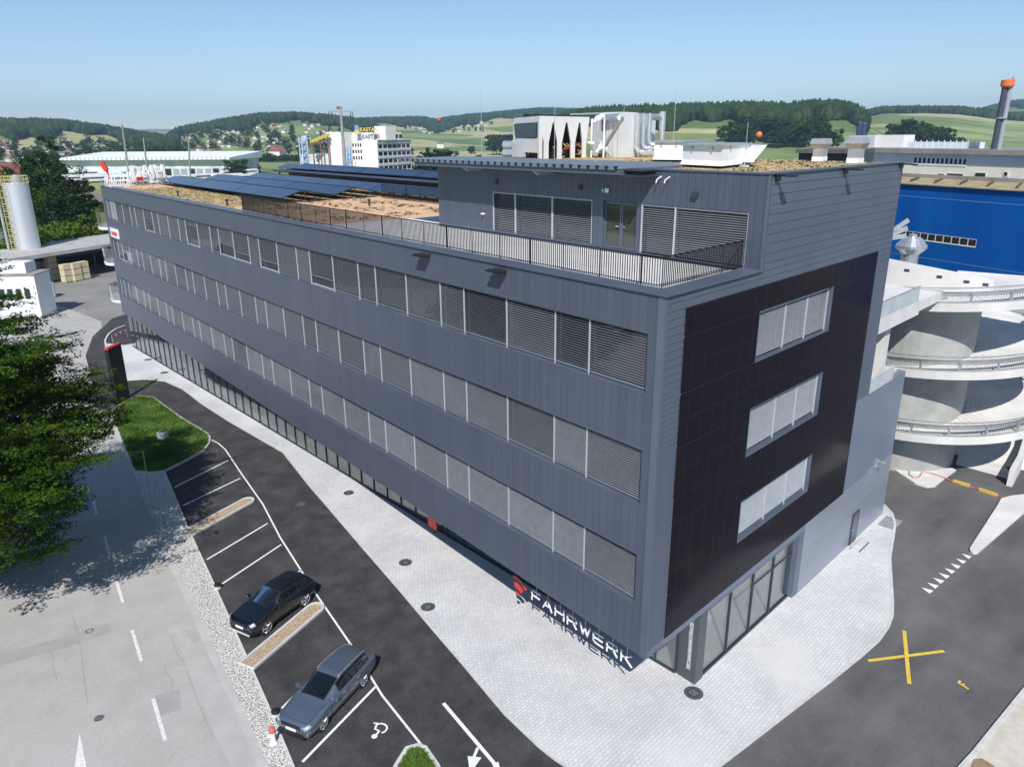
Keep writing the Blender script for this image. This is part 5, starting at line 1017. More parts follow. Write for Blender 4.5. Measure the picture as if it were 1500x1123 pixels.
cv0, cv1 = AT(455, 208, 345), AT(482, 197, 350); t = thing('yellow_conveyor', 'sloping yellow conveyor running up to the factory stair tower', 'conveyor', (cv0[0], cv0[1], 0)); MB().bar(tuple(cv0), tuple(cv1), 1.3, 1.0).build('belt_housing', YEL, t); m = MB(); m.bar((cv0[0], cv0[1], cv0[2]-1.2), (cv1[0], cv1[1], cv1[2]-2), .7, .5)
for f in (.1, .5, .9): c = cv0+(cv1-cv0)*f; m.bar((c[0], c[1], 0), (c[0], c[1], c[2]), .4)
m.build('red_frame', mat('rust_red', (.24, .11, .10), None, rough=.8), t)
bt = AT(447, 240, 335); zb_ = ZAT(bt, 201); t = thing('blue_tower', 'narrow pale blue steel stair tower left of the factory', 'tower', (bt[0], bt[1], 0)); m = MB()
for dx in (-1.3, 1.3):
    for dy in (-1.3, 1.3): m.bar((bt[0]+dx, bt[1]+dy, 0), (bt[0]+dx*.9, bt[1]+dy*.9, zb_), .45)
for k in range(9): z = zb_*k/9; m.rbox(bt[0], bt[1], z, 2.9, 2.9, .35); m.bar((bt[0]-1.3, bt[1]-1.3, z), (bt[0]+1.3, bt[1]-1.3, z+zb_/9), .3)
m.build('steel_frame', mat('pale_blue_steel', (.38, .50, .62), None, rough=.5), t); MB().rbox(bt[0]+.6, bt[1]+.2, 0, 1.2, 1.8, zb_+.6).build('panel', mat('pale_tower_panel', (.62, .68, .72), None, rough=.6), t)
py_ = AT(505, 242, 300.); zpt = ZAT(py_, 155.5); t = thing('pylon_mast', 'tall slim steel power mast with one wide cross arm in front of the factory', 'pylon', (py_[0], py_[1], 0)); m = MB(); m.tube([(py_[0], py_[1], 0), (py_[0], py_[1], zpt)], [.9, .42], 10); m.build('mast', mat('mast_grey', (.26, .25, .24), (.33, .32, .30), .5, .6), t)
rv = RT.copy(); zc_ = ZAT(py_, 163.2); m = MB(); a, b_ = py_-rv*4.6, py_+rv*4.4; m.bar((a[0], a[1], zc_), (b_[0], b_[1], zc_-.2), .35, .4); m.build('cross_arm', MATS['mast_grey'], t)
for s_ in (-4.4, -3.6, 3.6, 4.3): c = py_+rv*s_; MB().tube([(c[0], c[1], zc_), (c[0], c[1], zc_-2.6-.5*(s_ > 0))], .13, 6).build('insulator', DARKMET, t)
BALL = mat('marker_ball_red', (.36, .07, .045), None, rough=.5)
def ball(px, py, d, r_, lab, m_=BALL):
    c = AT(px, py, d); o = MB().lathe((c[0], c[1], c[2]), [(r_*math.cos(a), r_*math.sin(a)) for a in np.linspace(-1.5, 1.5, 9)], 14).build('marker_ball', m_, smooth=True); tag(o, lab, 'marker ball', 'warning balls on the power line')
ball(495, 158, 300, .58, 'small dark red warning ball beside the top of the power mast'); ball(643.5, 176, 260, .75, 'dull red warning ball hanging over the valley right of the factory'); ball(401.5, 183, 340, .62, 'dull red warning ball over the village left of the power mast'); ball(1112, 197.5, 220, .85, 'bright orange warning ball right of the roof hoods', OR)
# ------------------------------------------------------------------ far left: railway depot, trains, masts, roof lettering
da, db = AT(83, 226, 560), AT(335, 226, 500); zd = 8.; dd_ = (db-da)[:2]; ld = np.linalg.norm(dd_); dd_ /= ld; dn = np.array([-dd_[1], dd_[0]]); 
if dn@(da[:2]-CAM[:2]) < 0: dn = -dn
t = thing('railway_depot', 'long white roofed railway depot in the distance behind the rail yard', 'depot', (da[0], da[1], 0)); WR = mat('white_depot_roof', (.74, .76, .78), (.82, .83, .85), .05, .6)
def qd(a0, a1, o0, o1): return [tuple(da[:2]+dd_*a0+dn*o0), tuple(da[:2]+dd_*a1+dn*o0), tuple(da[:2]+dd_*a1+dn*o1), tuple(da[:2]+dd_*a0+dn*o1)]
z0_, z1_ = ZAT(da, 232), ZAT(da+np.array([*dn*45, 0]), 222.5); m = MB(); a = qd(0, ld, 0, 45); m.hexa([(*a[0], z0_-1.2), (*a[1], z0_-1.2), (*a[2], z0_-1.2), (*a[3], z0_-1.2)], [(*a[0], z0_), (*a[1], z0_), (*a[2], z1_), (*a[3], z1_)]); m.build('roof', WR, t)
MB().prism(qd(2, ld-2, 4, 44), 0, z0_-1.2).build('wall', mat('depot_wall', (.48, .52, .56), (.68, .71, .74), .15, .7), t)
m = MB()
for k in range(38): m.prism(qd(ld*k/38, ld*k/38+.9, -.3, 0), z0_-1.0, z0_+.5)
m.build('roof_rib', mat('rib_grey', (.5, .53, .57), None), t)
for k in range(14):
    mm = MB(); mm.prism(qd(ld*.42+k*5.2, ld*.42+k*5.2+3.6, 3.4, 4.0), .4, 4.8); mm.build('gate', DARKIN if k % 3 == 1 else GALV, t)
TRW = mat('train_white', (.70, .71, .73), (.78, .79, .80), .3, .4); TRG = mat('train_window', (.05, .06, .08), None, rough=.2); TRR = mat('train_red', (.5, .05, .05), None, rough=.4)
def carriage(c, ang, L_, red):
    t = thing('train_carriage', '', 'train', (c[0], c[1], 0), 'carriages in the rail yard'); m = MB(); m.rbox(c[0], c[1], .9, L_, 2.9, 2.7, ang); m.rbox(c[0], c[1], 3.6, L_-.4, 2.3, .35, ang); m.build('body', TRW, t); m = MB(); m.rbox(c[0], c[1], 2.2, L_-1.5, 2.96, .8, ang); m.build('window_band', TRG, t); m = MB(); m.rbox(c[0], c[1], .3, L_-2, 2.4, .6, ang); m.build('bogies', DARKMET, t)
    if red: m = MB(); m.rbox(c[0], c[1], 1.0, L_-.2, 2.95, .45, ang); m.build('red_stripe', TRR, t)
    return t
tr = [(120, 258, 0), (150, 262, 0), (182, 266, 0), (110, 250, 1), (140, 252, 0), (172, 254, 0), (205, 256, 0), (238, 257, 0), (120, 244, 0), (152, 245, 0), (185, 246, 0), (218, 248, 1), (252, 249, 0), (290, 252, 0), (322, 254, 0), (352, 256, 1), (300, 247, 0), (332, 248, 1), (362, 249, 0), (270, 254, 0)]
lt0 = AT(120, 258, 380)[:2]; lt1 = AT(330, 252, 400)[:2]; ta = math.atan2(*(lt1-lt0)[::-1])
for k, (px, py, red) in enumerate(tr):
    y2 = py; c = G(px, y2+2, 0.)[:2] if y2 > 249 else AT(px, 250, 440+(250-y2)*8)[:2]; o = carriage(c, ta+.12, 18 if k % 3 else 24, red)
    o['label'] = ['white train carriage standing in the rail yard beyond the far end of the office roof', 'white train carriage with a red stripe standing in the rail yard beyond the office roof'][red]
    if red: o['group'] = 'red striped carriages in the rail yard'
for k, (px, yb, yt, lab) in enumerate([(187, 262, 186, 'tall thin mast leaning left above the roof lettering'), (213, 258, 202, 'shorter thin mast right of the tall leaning one'), (276, 240, 203, 'twin slim pale mast by the far end of the depot')]):
    c = AT(px+(-1 if k else 0), yb, (150, 170, 420)[k]); ct = AT(px-8 if k == 0 else px-3 if k == 1 else px, yt, (150, 170, 420)[k]); t = thing('mast', lab, 'mast', (c[0], c[1], 0)); MB().tube([(c[0], c[1], 0), tuple(ct)], [.30, .14] if k < 2 else .4, 6).build('pole', mat('mast_olive', (.25, .25, .22), None) if k == 0 else MATS['mast_olive'], t)
    if k == 0: MB().lathe(tuple(ct), [(.16, 0), (.16, .4)], 8).build('lamp', OR, t)
poles = [(100, 262, 22), (117, 270, 24), (148, 268, 22), (170, 250, 20), (230, 246, 18), (242, 246, 18), (258, 250, 20), (272, 246, 18), (300, 246, 18), (318, 248, 22), (345, 242, 18), (368, 246, 18), (383, 244, 20)]
pr_ = None
for px, py, hh in poles:
    c = AT(px, py, 330); zt5 = c[2]+hh*.30; 
    if pr_ is None:
        pr_ = thing('catenary_pole', 'thin pale catenary pole standing in the rail yard', 'pole', (c[0], c[1], 0), 'catenary poles in the rail yard'); m = MB(); m.tube([(c[0], c[1], 0), (c[0], c[1], 9)], .16, 6); m.build('pole', GALV, pr_); m = MB(); m.bar((c[0]-.1, c[1], 8), (c[0]+3.2, c[1], 8.3), .14); m.build('arm', GALV, pr_)
    else: dup(pr_, (c[0], c[1], 0), random.uniform(-.3, .3))
# roof lettering at the far end of the office, seen from behind
hl = thing('roof_lettering', 'big white roof letters reading HIAG seen from behind at the far roof end', 'sign', (6, 78, P_TOP))
ls = AT(243, 263, 99.); le = AT(190, 262, 97.); xd = Vector(((le-ls)[0], (le-ls)[1], 0)); wtxt = xd.length; xd.normalize(); zb5 = ZAT(ls, 259.5); ht = ZAT(ls, 240.5)-zb5
o = text_mesh('HIAG', ht*1.38, .12, 'letters', SIGNW, hl, (ls[0], ls[1], zb5), Matrix((xd, Vector((0, 0, 1)), xd.cross(Vector((0, 0, 1))))).transposed(), off=.05, xs=.98*wtxt/(ht*1.38*2.35))
m = MB()
for f in np.linspace(0, 1, 7): c = ls+(le-ls)*f; m.bar((c[0]+.1, c[1]+.1, P_TOP-.1), (c[0]+.1, c[1]+.1, zb5+ht), .05); m.bar((c[0]+.1, c[1]+.1, zb5), (c[0]+.8, c[1]-1.2, P_TOP-.1), .05)
m.bar((ls[0]+.1, ls[1]+.1, zb5), (le[0]+.1, le[1]+.1, zb5), .06); m.build('frame', GALV, hl)
sc = thing('roof_scaffold', 'tangle of white scaffold poles and railings at the far corner of the office roof', 'scaffold', (2, 79, P_TOP)); m = MB()
for k in range(30):
    a = AT(random.uniform(150, 192), 272, random.uniform(93, 100)); hh = random.uniform(.5, 1.7); m.tube([(a[0], a[1], P_TOP-.05), (a[0]+random.uniform(-.1, .5), a[1]+random.uniform(-.3, .3), P_TOP+hh)], .028, 5)
for k in range(16):
    a, b_ = AT(random.uniform(150, 178), 272, random.uniform(94, 99)), AT(random.uniform(170, 205), 272, random.uniform(94, 99)); z = P_TOP+random.choice((.1, .3, .6, 1.)); m.tube([(a[0], a[1], z), (b_[0], b_[1], z)], .028, 5)
m.build('poles', SIGNW, sc); 
a = AT(158, 260, 101); t = thing('red_hoist', 'red hoist arm standing at the far corner of the office roof', 'hoist', (a[0], a[1], P_TOP)); m = MB(); m.bar((a[0]+.2, a[1], P_TOP-.1), (a[0], a[1], P_TOP+1.6), .22); m.bar((a[0], a[1], P_TOP+1.5), (a[0]-.35, a[1]+.2, P_TOP+2.4), .5, .45); m.build('arm', RED, t)
a = AT(205, 262, 96); t = thing('red_barrier_board', 'small red and white board below the white roof letters', 'board', (a[0], a[1], P_TOP)); m = MB(); m.rbox(a[0], a[1], P_TOP+.5, .9, .08, .4, .5); m.build('board', RED, t); MB().rbox(a[0], a[1], P_TOP, .06, .06, .5).build('post', GALV, t)
# ------------------------------------------------------------------ yard at the far left: warehouse, silo, shed, crates
W0, W1 = np.array([-24., 121.]), np.array([34., 152.]); wd = (W1-W0); wl = np.linalg.norm(wd); wd /= wl; wn_ = np.array([-wd[1], wd[0]])
wh = thing('open_warehouse', 'low open fronted dark warehouse with a pale flat roof edge behind the silo', 'warehouse', (W0[0], W0[1], 0))
def qw(a0, a1, o0, o1): return [tuple(W0+wd*a0+wn_*o0), tuple(W0+wd*a1+wn_*o0), tuple(W0+wd*a1+wn_*o1), tuple(W0+wd*a0+wn_*o1)]
MB().prism(qw(0, wl, -3.5, 9), 4.7, 5.3).build('roof', mat('pale_roof_edge', (.36, .35, .34), (.46, .45, .43), .5, .9), wh); MB().prism(qw(0, wl, 8.4, 8.9), 0, 4.7).build('back_wall', DARKIN, wh); m = MB()
for k in range(9): p = W0+wd*(2+7*k); m.rbox(p[0], p[1], 0, .25, .25, 4.7)
m.build('posts', DARKMET, wh); MB().prism(qw(0, wl, 1.2, 1.5), 3.4, 4.7).build('front_beam', DARKMET, wh); m = MB(); m.prism(qw(0, .3, 0, 8.5), 0, 4.7); m.prism(qw(wl-.3, wl, 0, 8.5), 0, 4.7); m.build('side_wall', DARKMET, wh)
CRW = mat('crate_wood', (.50, .44, .27), (.64, .57, .38), 3, .9); proto = None
def crate_at(x, y, z, lab):
    global proto
    if proto is None:
        proto = thing('crate', lab, 'crate', (x, y, z), 'pale crates stacked in the warehouse'); m = MB(); m.rbox(x, y, z+.14, 1.5, 1.1, .86, .49); m.build('box', CRW, proto); m = MB()
        for o_ in (-.6, 0, .6): m.rbox(x+o_*math.cos(.49), y+o_*math.sin(.49), z, .14, 1.1, .14, .49)
        m.build('skids', CRW, proto)
    else: dup(proto, (x, y, z), 0, 1., lab)
colz = [(99.5, 413, 3), (113, 411, 3), (124.5, 408.5, 3), (89, 409, 2), (79.5, 411, 4), (74, 408, 4)]
nm = ['nearest', 'middle', 'right', 'fourth', 'left', 'leftmost shaded']
for k, (px, py, n) in enumerate(colz):
    x, y, _ = G(px, py, 0)
    for j in range(n): crate_at(x, y, j*1.03, 'crate %s of the %s stack in the dark warehouse front' % (['at the bottom', 'second from the ground', 'third from the ground', 'fourth from the ground'][j], ['front yellow', 'middle', 'right hand', 'low shaded', 'tall shaded left', 'farthest left shaded'][k]))
sx0, sy0 = (float(q) for q in G(51, 408)[:2]); sil = thing('silo', 'tall pale metal silo with a yellow railing round its top', 'silo', (sx0, sy0, 0)); SH = 16.2
MB().lathe((sx0, sy0, 0), [(1.95, 1.0), (1.95, SH), (1.85, SH+.12)], 36).build('shell', mat('silo_skin', (.62, .65, .68), (.70, .73, .76), .3, .35, metal=.45, stretch=(1, 1, .05)), sil, smooth=False)
m = MB(); m.lathe((sx0, sy0, 0), [(1.8, -.05), (1.8, 1.0)], 24); m.build('plinth', KERB, sil); YR = mat('yellow_railing', (.52, .43, .18), None, rough=.6); m = MB()
for k in range(18): t_ = k/18*6.283; m.tube([(sx0+2.05*math.cos(t_), sy0+2.05*math.sin(t_), SH), (sx0+2.05*math.cos(t_), sy0+2.05*math.sin(t_), SH+1.2)], .04, 5)
for z in (SH+.6, SH+1.2): m.tube([(sx0+2.05*math.cos(t_), sy0+2.05*math.sin(t_), z) for t_ in np.linspace(0, 6.283, 25)], .06, 5)
m.build('railing', YR, sil); m = MB(); cl_ = (sx0-2.0, sy0-1.0)
for dx in (-.5, .5): m.tube([(cl_[0]+dx, cl_[1], 0), (cl_[0]+dx, cl_[1], SH+1)], .06, 5)
for k in range(40): z = .4+k*.42; m.tube([(cl_[0]-.5, cl_[1], z), (cl_[0]+.5, cl_[1], z)], .04, 4)
for k in range(14): z = 2.5+k*1.05; m.tube([(cl_[0]+.6*math.cos(t_), cl_[1]-.2+.7*math.sin(t_), z) for t_ in np.linspace(3.3, 6.1, 7)], .045, 4)
m.build('caged_ladder', YR, sil); m = MB(); m.lathe((sx0+.3, sy0, SH), [(.9, 0), (.9, .9), (.4, 1.4)], 14); m.tube([(sx0-2.9, sy0-.4, 0), (sx0-2.9, sy0-.4, SH+.5)], .22, 8); m.build('filter_head', GALV, sil)
s0, s1 = G(-60, 405, 6.), G(49, 403, 6.); e = (s1-s0)[:2]; le_ = np.linalg.norm(e); e /= le_; en_ = np.array([-e[1], e[0]]); zt6 = 6.
sh = thing('white_shed', 'white corrugated shed with small windows in front of the silo', 'shed', (s0[0], s0[1], 0))
def qs(a0, a1, o0, o1): return [tuple(s0[:2]+e*a0+en_*o0), tuple(s0[:2]+e*a1+en_*o0), tuple(s0[:2]+e*a1+en_*o1), tuple(s0[:2]+e*a0+en_*o1)]
MB().prism(qs(0, le_, 0, 4), 0, zt6).build('wall', WHITEP, sh); m = MB()
for k in range(int(le_/.5)): m.prism(qs(k*.5, k*.5+.2, -.06, 0), .1, zt6-.1)
m.build('cladding_rib', WHITEP, sh); MB().prism(qs(-.2, le_+.2, -.2, 4.2), zt6, zt6+.12).build('roof', GREYR, sh); MB().prism(qs(0, le_*.85, 1, 3.6), zt6+.12, zt6+1.5).build('roof_box', WHITEP, sh)
for k in range(5): MB().prism(qs(le_-1.6-1.1*k, le_-.9-1.1*k, -.09, -.05), zt6-3.2, zt6-1.8).build('window', GLASS, sh)
x, y, _ = G(69, 436); t = thing('tank_box', 'small white ribbed container beside the white shed', 'container', (x, y, 0)); MB().rbox(x, y, .1, 2, 1.6, 2.2, .5).build('box', WHITEP, t); m = MB()
for k in range(4): m.rbox(x+(-.75+.5*k)*math.cos(.5), y+(-.75+.5*k)*math.sin(.5), .0, .1, 1.75, 2.35, .5)
m.build('frame', GALV, t)
# ------------------------------------------------------------------ black pylon sign, lamp post, box, hydrant, barrier
tb, tr_ = G(172.8, 592.5), G(191, 581.9); dv3 = (tr_-tb)[:2]; tw = np.linalg.norm(dv3); dv3 /= tw; nv3 = np.array([-dv3[1], dv3[0]]); 
if nv3@(tb[:2]-CAM[:2]) < 0: nv3 = -nv3
ps = thing('pylon_sign', 'tall black pylon sign with a red top edge standing at the grass island', 'sign', (tb[0], tb[1], 0)); th_ = ZAT(tr_, 501.5)
def qt(a0, a1, o0, o1): return [tuple(tb[:2]+dv3*a0+nv3*o0), tuple(tb[:2]+dv3*a1+nv3*o0), tuple(tb[:2]+dv3*a1+nv3*o1), tuple(tb[:2]+dv3*a0+nv3*o1)]
MB().prism(qt(0, tw, 0, .34), -.05, th_-.16).build('panel', mat('sign_black', (.006, .006, .007), None, rough=.5), ps); MB().prism(qt(-.01, tw+.01, -.01, .35), th_-.16, th_).build('red_top', RED, ps)
x, y, _ = G(239.5, 643); t = thing('concrete_shaft', 'small white concrete shaft with a dark lid on the grass island', 'shaft', (x, y, .05)); MB().rbox(x, y, .05, .62, .62, .62, .7).build('ring', KERB, t); MB().rbox(x, y, .67, .46, .46, .03, .7).build('lid', DARKMET, t)
x, y, _ = G(401, 1088); hy = thing('hydrant', 'red capped white hydrant standing on the gravel strip', 'hydrant', (x, y, 0)); MB().lathe((x, y, 0), [(.14, 0), (.14, .06), (.10, .1), (.10, .50), (.13, .55), (.13, .58)], 14).build('barrel', SIGNW, hy); MB().lathe((x, y, .58), [(.135, 0), (.14, .11), (.10, .22), (.04, .25)], 14).build('cap', mat('faded_red', (.58, .12, .09), None, rough=.6), hy); m = MB(); m.tube([(x-.2, y-.02, .45), (x+.2, y+.02, .45)], .055, 8); m.build('outlets', SIGNW, hy)
for k, (px, py) in enumerate([(404.5, 1047), (319.5, 861)]):
    x, y, _ = G(px, py); t = thing('low_bollard', ['low black capped bollard at the bay corner beside the silver car', 'low black capped bollard at the bay corner above the black car'][k], 'bollard', (x, y, 0), 'low bollards at the bay corners'); MB().lathe((x, y, 0), [(.17, 0), (.17, .18)], 14).build('base', KERB, t); MB().lathe((x, y, .18), [(.19, 0), (.19, .08), (.1, .12)], 14).build('cap', BLACK, t)
# plank barrier by the entrance, far end
a, b_ = G(166, 503), G(187, 494); t = thing('barrier', 'red and white striped barrier board near the far glass corner', 'barrier', (a[0], a[1], 0)); d = (b_-a)[:2]; L_ = np.linalg.norm(d); d /= L_; an = math.atan2(d[1], d[0])
for k in range(6): c = a[:2]+d*L_*(k+.5)/6; MB().rbox(c[0], c[1], .75, L_/6, .05, .22, an).build('stripe', RED if k % 2 == 0 else SIGNW, t)
m = MB(); m.rbox(a[0], a[1], 0, .06, .06, 1.0, an); m.rbox(b_[0], b_[1], 0, .06, .06, 1.0, an); m.build('post', GALV, t)
x, y, _ = G(224, 745); t = thing('lamp_post', 'thin bare metal post with a short crossbar at the edge of the grass island', 'post', (x, y, 0)); x2, y2, _ = G(226, 690)
m = MB(); m.tube([(x, y, 0), (x, y, 4.2)], .035, 6); m.build('pole', mat('thin_pole', (.34, .31, .24), None), t); a = AT(186, 652, 65); m = MB(); m.tube([(x, y, 4.15), (x-1.35, y+.8, 4.15)], .02, 5); m.build('crossbar', MATS['thin_pole'], t)
# ------------------------------------------------------------------ houses of the far villages
def house_proto(name, roofm, lab, grp, cat='house'):
    m = MB(); m.prism([(-5, -4), (5, -4), (5, 4), (-5, 4)], -2, 5.2); m.k = 1; m.idx([(-5.4, -4.5, 5), (5.4, -4.5, 5), (5.4, 4.5, 5), (-5.4, 4.5, 5), (-5.4, 0, 8.6), (5.4, 0, 8.6)], [(0, 1, 5, 4), (2, 3, 4, 5), (1, 2, 5), (3, 0, 4), (3, 2, 1, 0)]); o = m.build(name, [HOUSEW, roofm]); tag(o, lab, cat, grp); return o
hp_ = [house_proto('house', HOUSER, 'small white house with a brown roof in the distant village', 'white houses of the far villages'), house_proto('house', REDROOF, 'small house with a red tiled roof in the distant village', 'red roofed houses of the far villages'), house_proto('house', GREYR, 'small pale house with a grey roof in the distant village', 'grey roofed houses of the far villages')]
used = [False]*3; xs_ = []
for (pa, pb, d0, d1, n) in ((-30, 95, 900, 1150, 34), (60, 250, 1000, 1250, 40), (255, 420, 1250, 1650, 44), (300, 520, 1150, 1600, 46), (590, 720, 1900, 2300, 30), (225, 300, 1000, 1200, 8)):
    for k in range(n):
        px = random.uniform(pa, pb); d = random.uniform(d0, d1); v = ray(px, HZ(px)); h = math.hypot(v[0], v[1]); x, y = CAM[0]+v[0]/h*d, CAM[1]+v[1]/h*d; z = float(terrain_h(x, y)); i = random.choices((0, 1, 2), (7, .5, 3))[0]; rz = random.uniform(0, 3.14); s_ = random.uniform(.42, .78)
        if not used[i]: used[i] = True; hp_[i].location = (x, y, z); hp_[i].rotation_euler.z = rz
        else: dup(hp_[i], (x, y, z), rz, s_)
def at_d(px, d): v = ray(px, HZ(px)); h = math.hypot(v[0], v[1]); x, y = CAM[0]+v[0]/h*d, CAM[1]+v[1]/h*d; return x, y, float(terrain_h(x, y))
for px, d, s_, i, lab in ((1318, 1250, 1.5, 0, 'white farmhouse with a brown roof alone in the fields right of centre, left one'), (1334, 1260, 1.2, 0, 'smaller white farmhouse with a brown roof alone in the fields, right one'), (6, 420, 1.5, 1, 'red roofed building at the far left edge above the trees'), (404, 900, 1.6, 1, 'red roofed farm building in the fields left of the factory'), (645, 1300, 1.4, 0, 'lone farmhouse on the green slope right of the factory'), (1284, 560, 2.2, 0, 'wide farm barn with a brown roof behind the white box building'), (1246, 560, 1.8, 2, 'low grey roofed barn left of the two dark blue silos')):
    o = dup(hp_[i], at_d(px, d), random.uniform(.3, 1.2), s_, lab); o['group'] = 'lone farm buildings'
for k, px in enumerate((1258.5, 1265)):
    x, y, z = at_d(px, 545); t = MB().lathe((x, y, z-1), [(1.6, 0), (1.6, ZAT((x, y), 179+2*k)-z+.5), (.9, ZAT((x, y), 178+2*k)-z+1.2)], 14).build('farm_silo', mat('silo_dark_blue', (.025, .045, .12), None, rough=.5) if k == 0 else MATS['silo_dark_blue']); tag(t, ['dark blue farm silo in the fields, left and taller one', 'dark blue farm silo in the fields, right and shorter one'][k], 'silo', 'farm silos')
# ------------------------------------------------------------------ the two parked cars
def cr(p0, p1, p2, p3, t):                   # Catmull-Rom
    return .5*((2*p1)+(-p0+p2)*t+(2*p0-5*p1+4*p2-p3)*t*t+(-p0+3*p1-3*p2+p3)*t**3)
def samp(A, u):
    n = len(A); i = min(int(u), n-2); t = u-i; g = lambda k: A[min(max(k, 0), n-1)]
    return cr(g(i-1), g(i), g(i+1), g(i+2), t)
def make_car(name, label, st, paint, wheel_r, axf, axr, track, pos, head, glassu, rimmat, details):
    t = thing(name, label, 'car', (pos[0], pos[1], 0)); hd = math.atan2(head[1], head[0]); t.rotation_euler.z = hd; WORLD[t.name] = (0, 0, 0)
    X = np.array([s[0] for s in st]); H = np.array([s[1] for s in st])          # (n, 8, 2)
    full = np.concatenate([H, (H*[-1, 1])[:, -2::-1]], 1)                        # 15 ring points, left +y to right
    def S(u, v, off=0.):
        def P(u, v):
            R0 = samp(full, u); q = samp(R0, v); return np.array([samp(X, u), q[0], q[1]])
        p = P(u, v)
        if off:
            a = P(min(u+.03, len(X)-1), v)-P(max(u-.03, 0), v); b = P(u, min(v+.03, 14))-P(u, max(v-.03, 0)); nn = np.cross(a, b); nn /= np.linalg.norm(nn)+1e-9
            c = np.array([p[0], 0, .6]); nn = nn if nn@(p-c) > 0 else -nn; p = p+nn*off
        return p
    def patch(m, u0, u1, v0, v1, off, nu, nv, skew=0.):
        us, vs = np.linspace(u0, u1, nu), np.linspace(v0, v1, nv); V = [S(u+skew*(v-v0), v, off) for u in us for v in vs]
        F = [(i*nv+j, i*nv+j+1, (i+1)*nv+j+1, (i+1)*nv+j) for i in range(nu-1) for j in range(nv-1)]; m.idx(V, F)
    m = MB(); patch(m, 0, len(X)-1, 0, 14, 0, 8*(len(X)-1)+1, 57)
    for u in (0, len(X)-1): m.face(*[S(u, v) for v in np.linspace(0, 14, 29)])
    bo = m.build('body', paint, t, smooth=True)
    uw0, uw1, us0, us1, ur0, ur1 = glassu
    gm = CARGL; m = MB(); patch(m, uw0-.05, uw1+.04, 4.98, 9.02, .006, 9, 17); m.build('windscreen_frame', BLACK, t, smooth=True)
    m = MB(); m.tube([S(1.02+.05*abs(v-7), v, .003) for v in np.linspace(4.1, 9.9, 15)], .008, 4); m.tube([S(u, 4.25, .003) for u in np.linspace(1.1, 3.0, 9)], .007, 4); m.tube([S(u, 9.75, .003) for u in np.linspace(1.1, 3.0, 9)], .007, 4); m.build('bonnet_seam', BLACK, t)
    for sgn in (0, 1):
        m = MB(); a, b = (4.05, 4.95) if sgn == 0 else (9.05, 9.95); patch(m, us0[0]-.02, us0[-1]+.03, a, b, .006, 16, 6); m.build('window_surround', BLACK, t, smooth=True)
    m = MB(); patch(m, uw0, uw1, 5.12, 8.88, .012, 9, 17); m.build('windscreen', gm, t, smooth=True)
    m = MB(); patch(m, ur0, ur1, 5.35, 8.65, .012, 7, 13); m.build('rear_window', gm, t, smooth=True)
    for side in (0, 1):
        for q0, q1 in zip(us0[:-1], us0[1:]):
            m = MB(); a, b = (4.12, 4.86) if side == 0 else (9.14, 9.88); patch(m, q0+.05, q1-.05, a, b, .012, 8, 6, skew=0); m.build('side_window', gm, t, smooth=True)
    for ax in (axf, axr):
        for sgn in (1, -1):
            y = sgn*track; w = MB(); w.lathe((ax, y-.11, wheel_r), [(wheel_r*.70, -.0), (wheel_r*.97, .0), (wheel_r, .04), (wheel_r, .18), (wheel_r*.97, .22), (wheel_r*.70, .22)], 28, 'y'); wo = w.build('wheel', TYRE, t, smooth=False)
            yo = y+sgn*.095; r = MB(); r.lathe((ax, yo-.012, wheel_r), [(wheel_r*.70, 0), (wheel_r*.70, .02)], 24, 'y'); r.k = 1
            for k in range(5):
                a = k*1.2566; c_, s_ = math.cos(a), math.sin(a); r.bar((ax+.05*c_, yo+sgn*.02, wheel_r+.05*s_), (ax+wheel_r*.70*c_, yo+sgn*.016, wheel_r+wheel_r*.70*s_), .085, .02)
            r.tube([(ax+wheel_r*.71*math.cos(a), yo+sgn*.012, wheel_r+wheel_r*.71*math.sin(a)) for a in np.linspace(0, 6.283, 25)], .018, 5); r.build('rim', [BLACK, rimmat], wo)
            ar = MB(); ys_ = sgn*(track+.075); ar.lathe((ax, ys_-.03, wheel_r), [(wheel_r*1.13, 0), (wheel_r*1.13, .05)], 30, 'y'); ar.build('wheel_arch', BLACK, t)
    for sgn in (1, -1):
        xm, zm = details['mirror']; mm = MB(); mm.rbox(xm, sgn*(track+.20), zm, .14, .22, .13, .2*sgn); mm.bar((xm, sgn*(track+.0), zm+.04), (xm, sgn*(track+.15), zm+.05), .05); mm.build('mirror', details.get('mirmat', paint), t)
        a, b = (2.9, 3.95) if sgn > 0 else (10.05, 11.1); h = MB(); u0, u1 = details['lamp']; patch(h, u0, u1, a, b, .010, 6, 6); h.build('headlight', LAMP, t, smooth=True)
        a, b = (2.6, 3.9) if sgn > 0 else (10.1, 11.4); h = MB(); patch(h, len(X)-1.75, len(X)-1.15, a, b, .010, 4, 4); h.build('tail_light', mat('tail_red', (.25, .01, .01), None, rough=.3) if 'tail_red' not in MATS else MATS['tail_red'], t)
        m = MB()
        for xh in details['handles']: m.rbox(xh, sgn*(track+.125), details['hz'], .18, .03, .035)
        m.build('door_handle', details.get('handle_m', paint), t)
    xf = X[0]; z0 = details['plate']; m = MB(); m.rbox(xf+.03, 0, z0, .03, .5, .11); m.build('number_plate', SIGNW, t)
    m = MB(); m.rbox(xf+.02, 0, z0+.14, .04, details['grille'], .16); m.rbox(xf+.015, 0, z0-.2, .04, 1.2, .14); m.build('grille', BLACK, t)
    m = MB()
    for sgn in (1, -1): m.rbox(xf-.10, sgn*.68, z0-.16, .1, .2, .12)
    m.k = 1; m.rbox(xf+.005, 0, z0-.30, .06, 1.25, .09); m.build('bumper_trim', [SILVER, details.get('skid', BLACK)], t)
